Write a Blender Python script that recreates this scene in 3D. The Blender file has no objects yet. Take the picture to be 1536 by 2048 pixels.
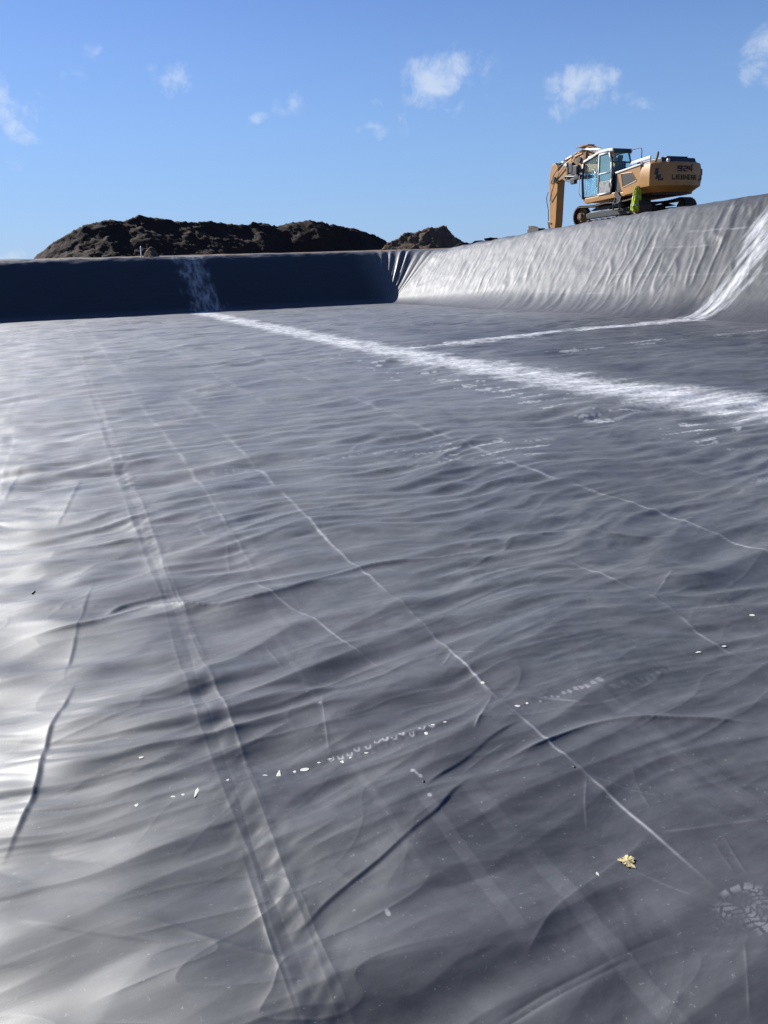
import bpy, bmesh, math, random
import numpy as np
from mathutils import Vector, Matrix

S = bpy.context.scene
C = S.collection
rad = math.radians

# ------------------------------------------------------------------ camera
# world: Y runs along the welded sheets of the liner, X across them, Z up; the eye is 1.6 m above the floor
RX = np.array([0.92305503, -0.14280651, 0.35717743])
RY = np.array([-0.38353395, -0.27042589, 0.88304674])
RZ = np.array([-0.0295148, -0.9520904, -0.30438912])
RM = np.array([RX, RY, RZ])
EYE = 1.6
cam_data = bpy.data.cameras.new("camera")
cam = bpy.data.objects.new("camera", cam_data)
C.objects.link(cam)
right, down, fwd = RM[:, 0], RM[:, 1], RM[:, 2]
cam.matrix_world = Matrix(((right[0], -down[0], -fwd[0], 0), (right[1], -down[1], -fwd[1], 0),
                           (right[2], -down[2], -fwd[2], EYE), (0, 0, 0, 1)))
cam_data.sensor_fit = 'VERTICAL'
cam_data.sensor_height = 36.0
cam_data.lens = 36.0 * 1538 / 2048
cam_data.clip_start = 0.05
cam_data.clip_end = 3000
S.camera = cam

def ray(px, py):
    return RM @ np.array([px - 768.0, py - 1024.0, 1538.0])
def at(px, py, z=0.0):          # photo pixel -> point on a level plane
    d = ray(px, py); t = (z - EYE) / d[2]
    return np.array([t * d[0], t * d[1], z])
def aty(px, py, y):             # photo pixel -> point on the vertical plane at distance y
    d = ray(px, py); t = y / d[1]
    return np.array([t * d[0], y, EYE + t * d[2]])

# ------------------------------------------------------------------ light
SUN_EL, SUN_AZ = 30.0, -26.5    # azimuth from +Y towards +X
sd = Vector((math.sin(rad(SUN_AZ)) * math.cos(rad(SUN_EL)), math.cos(rad(SUN_AZ)) * math.cos(rad(SUN_EL)), math.sin(rad(SUN_EL))))
sl = bpy.data.lights.new("sun", 'SUN'); sl.energy = 5.0; sl.angle = rad(0.53); sl.color = (1.0, 0.975, 0.935)
so = bpy.data.objects.new("sun", sl); C.objects.link(so)
so.rotation_euler = sd.to_track_quat('Z', 'Y').to_euler()
so.location = (0, 0, 60)
S.view_settings.view_transform = 'Standard'
S.view_settings.look = 'None'
S.view_settings.exposure = 0.9
S.view_settings.gamma = 1.0

W = bpy.data.worlds.new("World"); S.world = W; W.use_nodes = True
wn = W.node_tree; wn.nodes.clear()
def WN(t, **k):
    n = wn.nodes.new(t)
    for a, b in k.items(): setattr(n, a, b)
    return n
def wl(a, b): wn.links.new(a, b)
def wmath(op, a, b=None, clamp=False):
    n = WN('ShaderNodeMath', operation=op, use_clamp=clamp)
    for i, v in enumerate((a, b)):
        if v is None: continue
        if isinstance(v, (int, float)): n.inputs[i].default_value = v
        else: wl(v, n.inputs[i])
    return n.outputs[0]
sky = WN('ShaderNodeTexSky', sky_type='NISHITA', sun_disc=False)
sky.sun_elevation = rad(SUN_EL); sky.sun_rotation = rad(SUN_AZ)
sky.altitude = 0; sky.air_density = 1.0; sky.dust_density = 0.1; sky.ozone_density = 5.0
SKY_STRENGTH = 0.050
geo = WN('ShaderNodeNewGeometry')
vdir = WN('ShaderNodeVectorMath', operation='SCALE'); vdir.inputs['Scale'].default_value = -1
wl(geo.outputs['Incoming'], vdir.inputs[0])
# fair-weather clouds: photo position, half width, half height (pixels), roll of the patch, strength
clouds = [(885, 150, 112, 56, 12, 1.35), (850, 205, 64, 58, 60, 1.1), (935, 215, 55, 26, 32, .8), (955, 140, 50, 32, 0, .5),
          (1145, 172, 88, 54, 25, 1.2), (1225, 180, 86, 54, -12, 1.15), (1180, 205, 60, 22, 0, .5), (1540, 105, 85, 95, 62, 1.25),
          (345, 162, 58, 42, 5, 1.2), (190, 105, 60, 30, -28, .9), (165, 135, 95, 34, -8, .55), (215, 150, 60, 24, 0, .45), (-5, 205, 55, 58, 0, 1.15),
          (48, 270, 50, 28, -22, .72), (10, 328, 52, 26, 0, .72), (508, 239, 34, 17, 0, .72), (574, 211, 46, 34, 0, .66),
          (745, 270, 58, 32, -8, .7), (316, 248, 22, 16, 0, .6), (745, 208, 40, 24, 0, .45), (40, 515, 75, 22, 0, .9),
          (1352, 97, 52, 22, 10, .36), (660, 276, 26, 14, 0, .4), (990, 252, 30, 20, 0, .4), (95, 225, 90, 50, 0, .38)]
total = None
noise_w = WN('ShaderNodeTexNoise', noise_dimensions='3D'); noise_w.inputs['Scale'].default_value = 14; noise_w.inputs['Detail'].default_value = 3
wl(vdir.outputs[0], noise_w.inputs['Vector'])
wofs = WN('ShaderNodeVectorMath', operation='SUBTRACT'); wl(noise_w.outputs['Color'], wofs.inputs[0]); wofs.inputs[1].default_value = (.5, .5, .5)
wsc = WN('ShaderNodeVectorMath', operation='SCALE'); wl(wofs.outputs[0], wsc.inputs[0]); wsc.inputs['Scale'].default_value = .035
wdir = WN('ShaderNodeVectorMath', operation='ADD'); wl(vdir.outputs[0], wdir.inputs[0]); wl(wsc.outputs[0], wdir.inputs[1])
for (px, py, rx, ry, roll, st) in clouds:
    d = ray(px, py); L = np.linalg.norm(d); c = Vector(d / L)
    a = rad(roll)
    u = Vector(RM @ np.array([math.cos(a), -math.sin(a), 0])); u = (u - c * u.dot(c)).normalized()
    v = c.cross(u)
    m = WN('ShaderNodeMapping', vector_type='TEXTURE')
    m.inputs['Location'].default_value = c
    m.inputs['Rotation'].default_value = Matrix((u, v, c)).transposed().to_euler('XYZ')
    m.inputs['Scale'].default_value = (rx / L, ry / L, .2)
    wl(wdir.outputs[0], m.inputs['Vector'])
    ln = WN('ShaderNodeVectorMath', operation='LENGTH'); wl(m.outputs[0], ln.inputs[0])
    mr = WN('ShaderNodeMapRange', interpolation_type='SMOOTHSTEP')
    wl(ln.outputs['Value'], mr.inputs['Value'])
    mr.inputs['From Min'].default_value = 1.15; mr.inputs['From Max'].default_value = 0.1
    mr.inputs['To Min'].default_value = 0; mr.inputs['To Max'].default_value = st
    total = mr.outputs[0] if total is None else wmath('MAXIMUM', total, mr.outputs[0])
nz = WN('ShaderNodeTexNoise', noise_dimensions='3D')
nz.inputs['Scale'].default_value = 28; nz.inputs['Detail'].default_value = 9; nz.inputs['Roughness'].default_value = .62; nz.inputs['Distortion'].default_value = .3
wl(vdir.outputs[0], nz.inputs['Vector'])
dens = wmath('ADD', total, wmath('MULTIPLY', wmath('SUBTRACT', nz.outputs['Fac'], .545), 5.0))
mr = WN('ShaderNodeMapRange', interpolation_type='SMOOTHSTEP'); wl(dens, mr.inputs['Value'])
mr.inputs['From Min'].default_value = .1; mr.inputs['From Max'].default_value = 1.9; mr.inputs['To Max'].default_value = .5
fade = wmath('MULTIPLY', mr.outputs[0], wmath('MULTIPLY', total, 3.0, True))
tint = WN('ShaderNodeMix', data_type='RGBA', blend_type='MULTIPLY'); tint.inputs['Factor'].default_value = 1
wl(sky.outputs[0], tint.inputs[6]); tint.inputs[7].default_value = (.90, .95, 1.26, 1)
sepz = WN('ShaderNodeSeparateXYZ'); wl(vdir.outputs[0], sepz.inputs[0])
hz = WN('ShaderNodeMapRange', interpolation_type='SMOOTHSTEP'); wl(sepz.outputs['Z'], hz.inputs['Value'])
hz.inputs['From Min'].default_value = .42; hz.inputs['From Max'].default_value = -.02; hz.inputs['To Min'].default_value = .0; hz.inputs['To Max'].default_value = .72
low = WN('ShaderNodeMix', data_type='RGBA'); wl(hz.outputs[0], low.inputs['Factor']); wl(tint.outputs[2], low.inputs[6]); low.inputs[7].default_value = (3.2, 5.45, 8.8, 1)
mix = WN('ShaderNodeMix', data_type='RGBA')
wl(fade, mix.inputs['Factor']); wl(low.outputs[2], mix.inputs[6]); mix.inputs[7].default_value = (9.5, 10, 10.6, 1)
bg = WN('ShaderNodeBackground'); bg.inputs['Strength'].default_value = SKY_STRENGTH
wl(mix.outputs[2], bg.inputs['Color'])
wo = WN('ShaderNodeOutputWorld'); wl(bg.outputs[0], wo.inputs['Surface'])

# ------------------------------------------------------------------ numpy noise
_rng = np.random.RandomState(7)
_P = _rng.permutation(512).astype(np.int32); _P = np.concatenate([_P, _P, _P])
_ang = _rng.rand(512) * 2 * np.pi
_GX, _GY = np.cos(_ang).astype(np.float32), np.sin(_ang).astype(np.float32)
def pn(x, y, seed=0):
    """gradient noise, about -0.7..0.7"""
    x = np.asarray(x, np.float32) + seed * 17.37; y = np.asarray(y, np.float32) + seed * 9.73
    xi = np.floor(x).astype(np.int32); yi = np.floor(y).astype(np.int32)
    fx = x - xi; fy = y - yi
    xi &= 511; yi &= 511
    u = fx * fx * fx * (fx * (fx * 6 - 15) + 10); v = fy * fy * fy * (fy * (fy * 6 - 15) + 10)
    a, b = _P[xi], _P[(xi + 1) & 511]
    def g(h, dx, dy):
        return _GX[h] * dx + _GY[h] * dy
    n00 = g(_P[a + yi], fx, fy); n10 = g(_P[b + yi], fx - 1, fy)
    y1 = (yi + 1) & 511
    n01 = g(_P[a + y1], fx, fy - 1); n11 = g(_P[b + y1], fx - 1, fy - 1)
    nx0 = n00 + u * (n10 - n00); nx1 = n01 + u * (n11 - n01)
    return nx0 + v * (nx1 - nx0)
def fbm(x, y, o=4, seed=0, gain=.5):
    s = 0; a = 1.0
    for i in range(o):
        s = s + a * pn(x * 2 ** i, y * 2 ** i, seed + i * 3); a *= gain
    return s
def sstep(a, b, x):
    t = np.clip((x - a) / (b - a), 0, 1); return t * t * (3 - 2 * t)

# ------------------------------------------------------------------ materials
def new_mat(name):
    m = bpy.data.materials.new(name); m.use_nodes = True
    nt = m.node_tree; b = nt.nodes['Principled BSDF']
    return m, nt, b
def mat(name, col, rough=.5, metal=0, noise=0.0, nscale=6.0, spec=.5, bump=0.0, bscale=40., dirt=None, dirt_amt=.5, coat=0):
    m, nt, b = new_mat(name)
    b.inputs['Roughness'].default_value = rough; b.inputs['Metallic'].default_value = metal
    b.inputs['Specular IOR Level'].default_value = spec
    b.inputs['Coat Weight'].default_value = coat
    tc = nt.nodes.new('ShaderNodeTexCoord')
    src = None
    if noise or dirt:
        n = nt.nodes.new('ShaderNodeTexNoise'); n.inputs['Scale'].default_value = nscale; n.inputs['Detail'].default_value = 6
        n.inputs['Roughness'].default_value = .65
        nt.links.new(tc.outputs['Object'], n.inputs['Vector'])
        r = nt.nodes.new('ShaderNodeValToRGB')
        c2 = dirt if dirt else tuple(max(0, c * (1 - noise)) for c in col)
        c1 = tuple(c * (1 + noise * .6) for c in col)
        if dirt:
            r.color_ramp.elements[0].position = .5 - dirt_amt * .25; r.color_ramp.elements[1].position = .5 + dirt_amt * .35
            r.color_ramp.elements[0].color = (*c1, 1); r.color_ramp.elements[1].color = (*c2, 1)
        else:
            r.color_ramp.elements[0].position = .3; r.color_ramp.elements[1].position = .7
            r.color_ramp.elements[0].color = (*c2, 1); r.color_ramp.elements[1].color = (*c1, 1)
        nt.links.new(n.outputs['Fac'], r.inputs['Fac']); nt.links.new(r.outputs['Color'], b.inputs['Base Color'])
    else:
        b.inputs['Base Color'].default_value = (*col, 1)
    if bump:
        n2 = nt.nodes.new('ShaderNodeTexNoise'); n2.inputs['Scale'].default_value = bscale; n2.inputs['Detail'].default_value = 5
        nt.links.new(tc.outputs['Object'], n2.inputs['Vector'])
        bp = nt.nodes.new('ShaderNodeBump'); bp.inputs['Strength'].default_value = bump; bp.inputs['Distance'].default_value = .05
        nt.links.new(n2.outputs['Fac'], bp.inputs['Height']); nt.links.new(bp.outputs['Normal'], b.inputs['Normal'])
    return m

def liner_material(name="black_liner", wr=.55, mott=1.0):
    m, nt, b = new_mat(name)
    N = nt.nodes.new; Lk = nt.links.new
    tc = N('ShaderNodeTexCoord')
    at_ = N('ShaderNodeAttribute'); at_.attribute_name = 'dust_shading'
    # fine chalky break-up of the dust
    mp = N('ShaderNodeMapping'); mp.inputs['Scale'].default_value = (5, 15, 8); Lk(tc.outputs['Object'], mp.inputs['Vector'])
    n1 = N('ShaderNodeTexNoise'); n1.inputs['Scale'].default_value = 1.0; n1.inputs['Detail'].default_value = 8; n1.inputs['Roughness'].default_value = .7
    Lk(mp.outputs[0], n1.inputs['Vector'])
    mr = N('ShaderNodeMapRange'); mr.inputs['From Min'].default_value = .3; mr.inputs['From Max'].default_value = .7
    mr.inputs['To Min'].default_value = .7; mr.inputs['To Max'].default_value = 1.3
    Lk(n1.outputs['Fac'], mr.inputs['Value'])
    mu = N('ShaderNodeMath'); mu.operation = 'MULTIPLY'; mu.use_clamp = True
    Lk(at_.outputs['Fac'], mu.inputs[0]); Lk(mr.outputs[0], mu.inputs[1])
    mx = N('ShaderNodeMix'); mx.data_type = 'RGBA'
    mx.inputs[6].default_value = (.014, .0152, .018, 1); mx.inputs[7].default_value = (.575, .58, .595, 1)
    Lk(mu.outputs[0], mx.inputs['Factor']); Lk(mx.outputs[2], b.inputs['Base Color'])
    # gloss varies with handling marks
    n2 = N('ShaderNodeTexNoise'); n2.inputs['Scale'].default_value = 1.3; n2.inputs['Detail'].default_value = 6
    Lk(tc.outputs['Object'], n2.inputs['Vector'])
    r2 = N('ShaderNodeMapRange'); r2.inputs['From Min'].default_value = .3; r2.inputs['From Max'].default_value = .7
    r2.inputs['To Min'].default_value = .40; r2.inputs['To Max'].default_value = .52
    Lk(n2.outputs['Fac'], r2.inputs['Value'])
    ad = N('ShaderNodeMath'); ad.operation = 'MULTIPLY_ADD'; Lk(mu.outputs[0], ad.inputs[0]); ad.inputs[1].default_value = .3; Lk(r2.outputs[0], ad.inputs[2])
    Lk(ad.outputs[0], b.inputs['Roughness'])
    b.inputs['Specular IOR Level'].default_value = .55
    # fine drag lines and orange peel
    m3 = N('ShaderNodeMapping'); m3.inputs['Scale'].default_value = (3, 60, 20); m3.inputs['Rotation'].default_value = (0, 0, .06); Lk(tc.outputs['Object'], m3.inputs['Vector'])
    n3 = N('ShaderNodeTexNoise'); n3.inputs['Scale'].default_value = 1.0; n3.inputs['Detail'].default_value = 3
    Lk(m3.outputs[0], n3.inputs['Vector'])
    n4 = N('ShaderNodeTexNoise'); n4.inputs['Scale'].default_value = 260.0; n4.inputs['Detail'].default_value = 2
    Lk(tc.outputs['Object'], n4.inputs['Vector'])
    n5 = N('ShaderNodeTexNoise'); n5.inputs['Scale'].default_value = 55; n5.inputs['Detail'].default_value = 4; n5.inputs['Roughness'].default_value = .75
    Lk(tc.outputs['Object'], n5.inputs['Vector'])
    r5 = N('ShaderNodeMapRange'); r5.inputs['From Min'].default_value = .635; r5.inputs['From Max'].default_value = .74; r5.inputs['To Max'].default_value = .22
    Lk(n5.outputs['Fac'], r5.inputs['Value'])
    n6 = N('ShaderNodeTexNoise'); n6.inputs['Scale'].default_value = 2.2; n6.inputs['Detail'].default_value = 7; n6.inputs['Roughness'].default_value = .7; n6.inputs['Distortion'].default_value = .8
    Lk(tc.outputs['Object'], n6.inputs['Vector'])
    r6 = N('ShaderNodeMapRange'); r6.inputs['From Min'].default_value = .35; r6.inputs['From Max'].default_value = .68; r6.inputs['To Min'].default_value = -.03 * mott; r6.inputs['To Max'].default_value = .045 * mott
    Lk(n6.outputs['Fac'], r6.inputs['Value'])
    a5 = N('ShaderNodeMath'); a5.operation = 'ADD'; Lk(r5.outputs[0], a5.inputs[0]); Lk(r6.outputs[0], a5.inputs[1])
    a6 = N('ShaderNodeMath'); a6.operation = 'ADD'; a6.use_clamp = True; Lk(mu.outputs[0], a6.inputs[0]); Lk(a5.outputs[0], a6.inputs[1])
    Lk(a6.outputs[0], mx.inputs['Factor'])
    b3 = N('ShaderNodeBump'); b3.inputs['Strength'].default_value = .07; b3.inputs['Distance'].default_value = .003
    Lk(n3.outputs['Fac'], b3.inputs['Height'])
    m7 = N('ShaderNodeMapping'); m7.inputs['Scale'].default_value = (1.1, 3.6, 1.1); m7.inputs['Rotation'].default_value = (0, 0, .08); Lk(tc.outputs['Object'], m7.inputs['Vector'])
    n7 = N('ShaderNodeTexNoise'); n7.noise_type = 'RIDGED_MULTIFRACTAL'; n7.inputs['Scale'].default_value = 1.4; n7.inputs['Detail'].default_value = 4.5; n7.inputs['Roughness'].default_value = .62; n7.inputs['Distortion'].default_value = .25
    Lk(m7.outputs[0], n7.inputs['Vector'])
    b7 = N('ShaderNodeBump'); b7.inputs['Strength'].default_value = wr; b7.inputs['Distance'].default_value = .012
    Lk(n7.outputs['Fac'], b7.inputs['Height']); Lk(b7.outputs[0], b3.inputs['Normal'])
    b4 = N('ShaderNodeBump'); b4.inputs['Strength'].default_value = .1; b4.inputs['Distance'].default_value = .0006
    Lk(n4.outputs['Fac'], b4.inputs['Height']); Lk(b3.outputs[0], b4.inputs['Normal'])
    Lk(b4.outputs[0], b.inputs['Normal'])
    return m
M_LINER = liner_material()
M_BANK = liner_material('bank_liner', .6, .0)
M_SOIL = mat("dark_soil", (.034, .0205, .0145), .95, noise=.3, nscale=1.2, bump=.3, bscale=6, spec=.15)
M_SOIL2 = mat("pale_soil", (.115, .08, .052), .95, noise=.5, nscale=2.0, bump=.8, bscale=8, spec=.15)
M_EARTH = mat("bare_earth", (.14, .10, .07), .95, noise=.4, nscale=.7, bump=.5, bscale=5, spec=.2)

# ------------------------------------------------------------------ mesh helpers
def grid_mesh(name, P, m, keep=None, attrs=None, closed=False):
    r, c = P.shape[:2]
    idx = np.arange(r * c, dtype=np.int32).reshape(r, c)
    if closed: idx = np.concatenate([idx, idx[:, :1]], 1)
    q = np.stack([idx[:-1, :-1], idx[:-1, 1:], idx[1:, 1:], idx[1:, :-1]], -1).reshape(-1, 4)
    V = P.reshape(-1, 3).astype(np.float32)
    if keep is not None:
        k = keep.reshape(-1)
        q = q[k[q].any(1)]
        used = np.zeros(len(V), bool); used[q.ravel()] = True
        re = np.cumsum(used) - 1
        q = re[q]; V = V[used]
        if attrs: attrs = {a: b.reshape(-1)[used] for a, b in attrs.items()}
    me = bpy.data.meshes.new(name)
    me.vertices.add(len(V)); me.vertices.foreach_set('co', V.ravel())
    nq = len(q)
    me.loops.add(nq * 4); me.loops.foreach_set('vertex_index', q.astype(np.int32).ravel())
    me.polygons.add(nq); me.polygons.foreach_set('loop_start', np.arange(0, nq * 4, 4, dtype=np.int32))
    me.update(calc_edges=True)
    me.polygons.foreach_set('use_smooth', np.ones(nq, bool))
    if attrs:
        for a, b in attrs.items():
            t = me.attributes.new(a, 'FLOAT', 'POINT'); t.data.foreach_set('value', b.ravel().astype(np.float32))
    me.materials.append(m)
    o = bpy.data.objects.new(name, me); C.objects.link(o)
    return o

def tag(o, label=None, cat=None, group=None, kind=None):
    if label: o['label'] = label
    if cat: o['category'] = cat
    if group: o['group'] = group
    if kind: o['kind'] = kind
    return o

# ------------------------------------------------------------------ pit outline (foot of the banks), walked clockwise with the banks on the left hand
#  x, y, crest height, slope angle, fillet radius at the foot
OUT = [(-45, 31.9, 2.22, 40, .7), (14.2, 33.9, 2.3, 41, 1.0),
       (15.15, 26, 2.84, 45, 2.3), (16.3, 16.5, 3.38, 45, 1.9), (17.6, 5, 3.6, 45, 1.9), (18.6, -8, 3.2, 42, 2.0), (-45, -8, 2.5, 40, 1.0)]
def outline():
    st = []
    n = len(OUT)
    O = [np.array(p, float) for p in OUT]
    for i in range(n):
        a, b, c = O[i - 1], O[i], O[(i + 1) % n]
        d0 = (b - a)[:2]; d0 /= np.linalg.norm(d0); d1 = (c - b)[:2]; d1 /= np.linalg.norm(d1)
        turn = math.acos(np.clip(d0 @ d1, -1, 1))
        n0 = np.array([-d0[1], d0[0]]); n1 = np.array([-d1[1], d1[0]])
        if turn < .1:
            nn = n0 + n1; nn /= np.linalg.norm(nn); st.append((b[:2], nn, b[2], b[3], b[4], 0.0, 0.0)); continue
        rr = .5
        cut = rr * math.tan(turn / 2)
        k = 70 if turn > .5 else 8
        if turn > .5 and not (b[0] > 10 and b[1] > 20): k = 10
        cen = b[:2] - d0 * cut - n0 * rr
        for j in range(k + 1):
            t = j / k
            nn = n0 * (1 - t) + n1 * t
            if turn > .001:
                nn = (math.sin((1 - t) * turn) * n0 + math.sin(t * turn) * n1) / math.sin(turn)
            nn /= np.linalg.norm(nn)
            p = cen + nn * rr
            st.append((p, nn, b[2], b[3], b[4], 1.0 if (turn > .5 and b[1] > 20 and b[0] > 10) else 0.0, t))
    # fill straights
    full = []
    for i in range(len(st)):
        a, b = st[i], st[(i + 1) % len(st)]
        full.append(a)
        L = np.linalg.norm(b[0] - a[0])
        mid = (a[0] + b[0]) / 2
        if L > .3:
            pts = [0.0]
            while pts[-1] < L:
                q = a[0] + (b[0] - a[0]) * pts[-1] / L
                fine = (q[1] > 25 and -9 < q[0] < 15) or (q[0] > 13 and 9 < q[1])
                pts.append(pts[-1] + ((.05 if q[0] < 13.5 else .036) if fine else .35))
            for s_ in pts[1:-1]:
                t = s_ / L
                nn = a[1] * (1 - t) + b[1] * t; nn /= np.linalg.norm(nn)
                full.append((a[0] * (1 - t) + b[0] * t, nn) + tuple(a[k] * (1 - t) + b[k] * t for k in (2, 3, 4)) + (0.0, 0.0))
    return full
ST = outline()
SP = np.array([s[0] for s in ST]); SNrm = np.array([s[1] for s in ST])
SH = np.array([s[2] for s in ST]); STh = np.radians([s[3] for s in ST]); SR = np.array([s[4] for s in ST])
SC = np.array([s[5] for s in ST])
SL = np.concatenate([[0], np.cumsum(np.linalg.norm(np.diff(SP + SNrm * 1.5, axis=0), axis=1))])

def inside_dist(x, y):
    """signed distance outside the foot line of the far and right banks (positive = under the bank)"""
    fy = np.interp(x, [-45, 14.2, 30], [31.9, 33.9, 34.4])
    rx = np.interp(y, [-8, 5, 16.5, 26, 34.3], [18.6, 17.6, 16.3, 15.15, 14.2])
    return np.maximum(np.maximum(y - fy, x - rx), np.maximum(-45 - x, -8 - y))

# ------------------------------------------------------------------ floor of the pit
def seam_list():
    """creases, welds and marks: photo polyline, height (m), half width (m), dust, kind"""
    A = []
    def c(pts, h, w, d, kind='ridge'):
        q = [at(*p)[:2] for p in pts]
        q = [2 * q[0] - q[1]] + q + [2 * q[-1] - q[-2]]
        out = []
        for i in range(1, len(q) - 2):
            p0, p1, p2, p3 = q[i - 1:i + 3]
            for t in (0, .25, .5, .75):
                out.append(.5 * (2 * p1 + (p2 - p0) * t + (2 * p0 - 5 * p1 + 4 * p2 - p3) * t * t + (3 * p1 - p0 - 3 * p2 + p3) * t ** 3))
        out.append(q[-2])
        A.append((out, h, w, d, kind))
    # long single welds
    c([(1446, 1795), (1300, 1660), (1180, 1550), (1045, 1432), (985, 1380), (900, 1300), (800, 1203), (720, 1132), (640, 1060), (580, 1000), (540, 960), (470, 888), (430, 850), (350, 785)], .005, .011, .55)
    c([(1640, 1140), (1540, 1100), (1400, 1050), (1270, 998), (1150, 965), (1040, 930), (960, 895), (840, 850), (740, 808), (600, 750), (480, 692)], .007, .015, .50)
    c([(1545, 1335), (1440, 1290), (1310, 1200), (1240, 1168), (1160, 1135), (1100, 1108)], .004, .011, .34)
    # broad double weld
    for off in (-.04, .0, .05):
        A.append(([np.array([.325 + off + .010 * math.sin(2.3 * y + off * 40) + .006 * math.sin(6.1 * y + off * 90), y]) for y in np.arange(-.6, 31, .35)], (.0016, -.0012, .0022)[int(round(off * 20)) + 1], .012, (.09, .04, .07)[int(round(off * 20)) + 1], 'ridge'))
    for off in (-.06, .06):
        A.append(([np.array([-.66 + off + .02 * math.sin(1.7 * y), y]) for y in np.arange(2.6, 31, .5)], .003, .022, .30, 'ridge'))
    A.append(([np.array([-1.3 + .02 * math.sin(1.4 * y), y]) for y in np.arange(7, 31, .8)], .004, .025, .2, 'ridge'))
    A.append(([np.array([-1.95 + .03 * math.sin(1.2 * y), y]) for y in np.arange(6, 31, .8)], .006, .03, .26, 'ridge'))
    A.append(([np.array([.86 + .02 * math.sin(1.1 * y), y]) for y in np.arange(4, 31, .8)], .004, .026, .22, 'ridge'))
    A.append(([np.array([2.3 + .02 * math.sin(.9 * y), y]) for y in np.arange(9, 31, .8)], .004, .026, .22, 'ridge'))
    # short scratches parallel to the welds
    c([(490, 1145), (540, 1182), (620, 1230), (700, 1290), (760, 1325), (815, 1365)], .003, .007, .34)
    c([(395, 1048), (412, 1070)], .002, .008, .25)
    c([(453, 1085), (457, 1132)], .002, .008, .25)
    c([(528, 1285), (568, 1335)], .002, .007, .2)
    c([(640, 1385), (650, 1450), (658, 1505)], .002, .005, .26)
    # left-hand fold along the glare
    c([(-5, 1735), (40, 1650), (70, 1580), (88, 1500), (105, 1450), (135, 1385), (150, 1355)], .018, .011, .06, 'fold')
    c([(122, 1362), (140, 1300), (152, 1255), (170, 1205), (186, 1150)], .012, .010, .09, 'fold')
    c([(105, 1065), (130, 1020), (148, 975), (162, 945)], .012, .012, .14, 'fold')
    c([(0, 1010), (20, 970), (45, 935)], .012, .02, .1, 'fold')
    # creases running across the sheets
    c([(205, 1228), (250, 1203), (320, 1184), (350, 1180)], .045, .016, 0, 'fold')
    c([(0, 1283), (100, 1262), (200, 1240), (280, 1208), (330, 1203), (440, 1205), (560, 1180), (640, 1155), (720, 1132), (780, 1120), (900, 1110), (1000, 1098)], .022, .022, .06)
    c([(300, 1083), (400, 1073), (470, 1060), (520, 1045), (600, 1025), (700, 1008), (760, 1008)], .014, .024, .05)
    c([(290, 1000), (400, 978), (480, 962), (540, 950)], .012, .03, .02)
    c([(1000, 1102), (1020, 1080), (1060, 1068), (1150, 1058), (1240, 1068), (1380, 1070)], .016, .02, .06)
    c([(860, 1160), (930, 1135), (990, 1108), (1030, 1078)], .012, .016, .10)
    c([(930, 1070), (985, 1058), (1040, 1062)], .022, .02, 0.02, 'fold')
    c([(930, 1092), (1000, 1078)], .012, .018, 0.02)
    # the big fold in the foreground
    c([(520, 1868), (600, 1845), (640, 1808), (700, 1760), (770, 1705), (830, 1650), (870, 1618), (910, 1575), (950, 1545), (965, 1528)], .020, .009, .0, 'fold')
    c([(965, 1528), (1040, 1500), (1105, 1472), (1200, 1440), (1320, 1435), (1536, 1442)], .016, .012, .08)
    c([(840, 1578), (890, 1538), (940, 1505), (990, 1465), (1045, 1432)], .034, .009, .0, 'fold')
    c([(925, 1540), (965, 1508), (1020, 1475)], .006, .008, .10)
    c([(20, 1838), (130, 1852), (250, 1865), (330, 1872), (420, 1868), (520, 1868)], .008, .010, .02, 'fold')
    c([(545, 1812), (600, 1808), (640, 1800)], .006, .010, .02, 'fold')
    # star creases on the weld
    c([(985, 1380), (965, 1420), (945, 1460)], .010, .010, .40)
    c([(990, 1380), (1060, 1390), (1120, 1395), (1170, 1405)], .010, .010, .36)
    c([(900, 1300), (955, 1305)], .005, .008, .18); c([(905, 1300), (885, 1330)], .005, .008, .16)
    c([(1305, 1200), (1330, 1165), (1352, 1138)], .005, .010, .20); c([(1305, 1200), (1220, 1203), (1120, 1215), (1050, 1240), (970, 1290), (900, 1330)], .012, .04, .0)
    c([(1405, 1265), (1300, 1295), (1200, 1320), (1110, 1360), (1000, 1390)], .008, .016, .0, 'fold')
    c([(1305, 1660), (1400, 1655), (1536, 1640)], .004, .012, .10); c([(1305, 1660), (1260, 1705), (1200, 1750), (1110, 1820), (1040, 1920)], .006, .018, .06)
    c([(1175, 1540), (1170, 1600), (1175, 1660)], .003, .007, .16); c([(1180, 1545), (1250, 1570), (1330, 1590)], .003, .007, .12)
    c([(1262, 1515), (1278, 1570), (1305, 1620)], .002, .007, .10); c([(1445, 1670), (1480, 1730), (1500, 1760)], .002, .006, .14)
    c([(1425, 1680), (1470, 1750)], .002, .006, .10); c([(1270, 1740), (1400, 1795)], .002, .006, .12)
    c([(1490, 1880), (1493, 1950), (1500, 2040)], .003, .006, .16)
    c([(960, 2048), (1060, 1990), (1160, 1940), (1270, 1890), (1390, 1850)], -.004, .010, .03); c([(980, 2054), (1070, 2003), (1170, 1952), (1280, 1900)], -.004, .008, .05)
    c([(1520, 1000), (1536, 990)], .02, .03, 0.0, 'fold'); c([(1490, 975), (1475, 985)], .006, .012, .2)
    c([(700, 905), (725, 880)], .01, .02, .14); c([(1300, 905), (1400, 940), (1500, 955)], .004, .03, .10)
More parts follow.
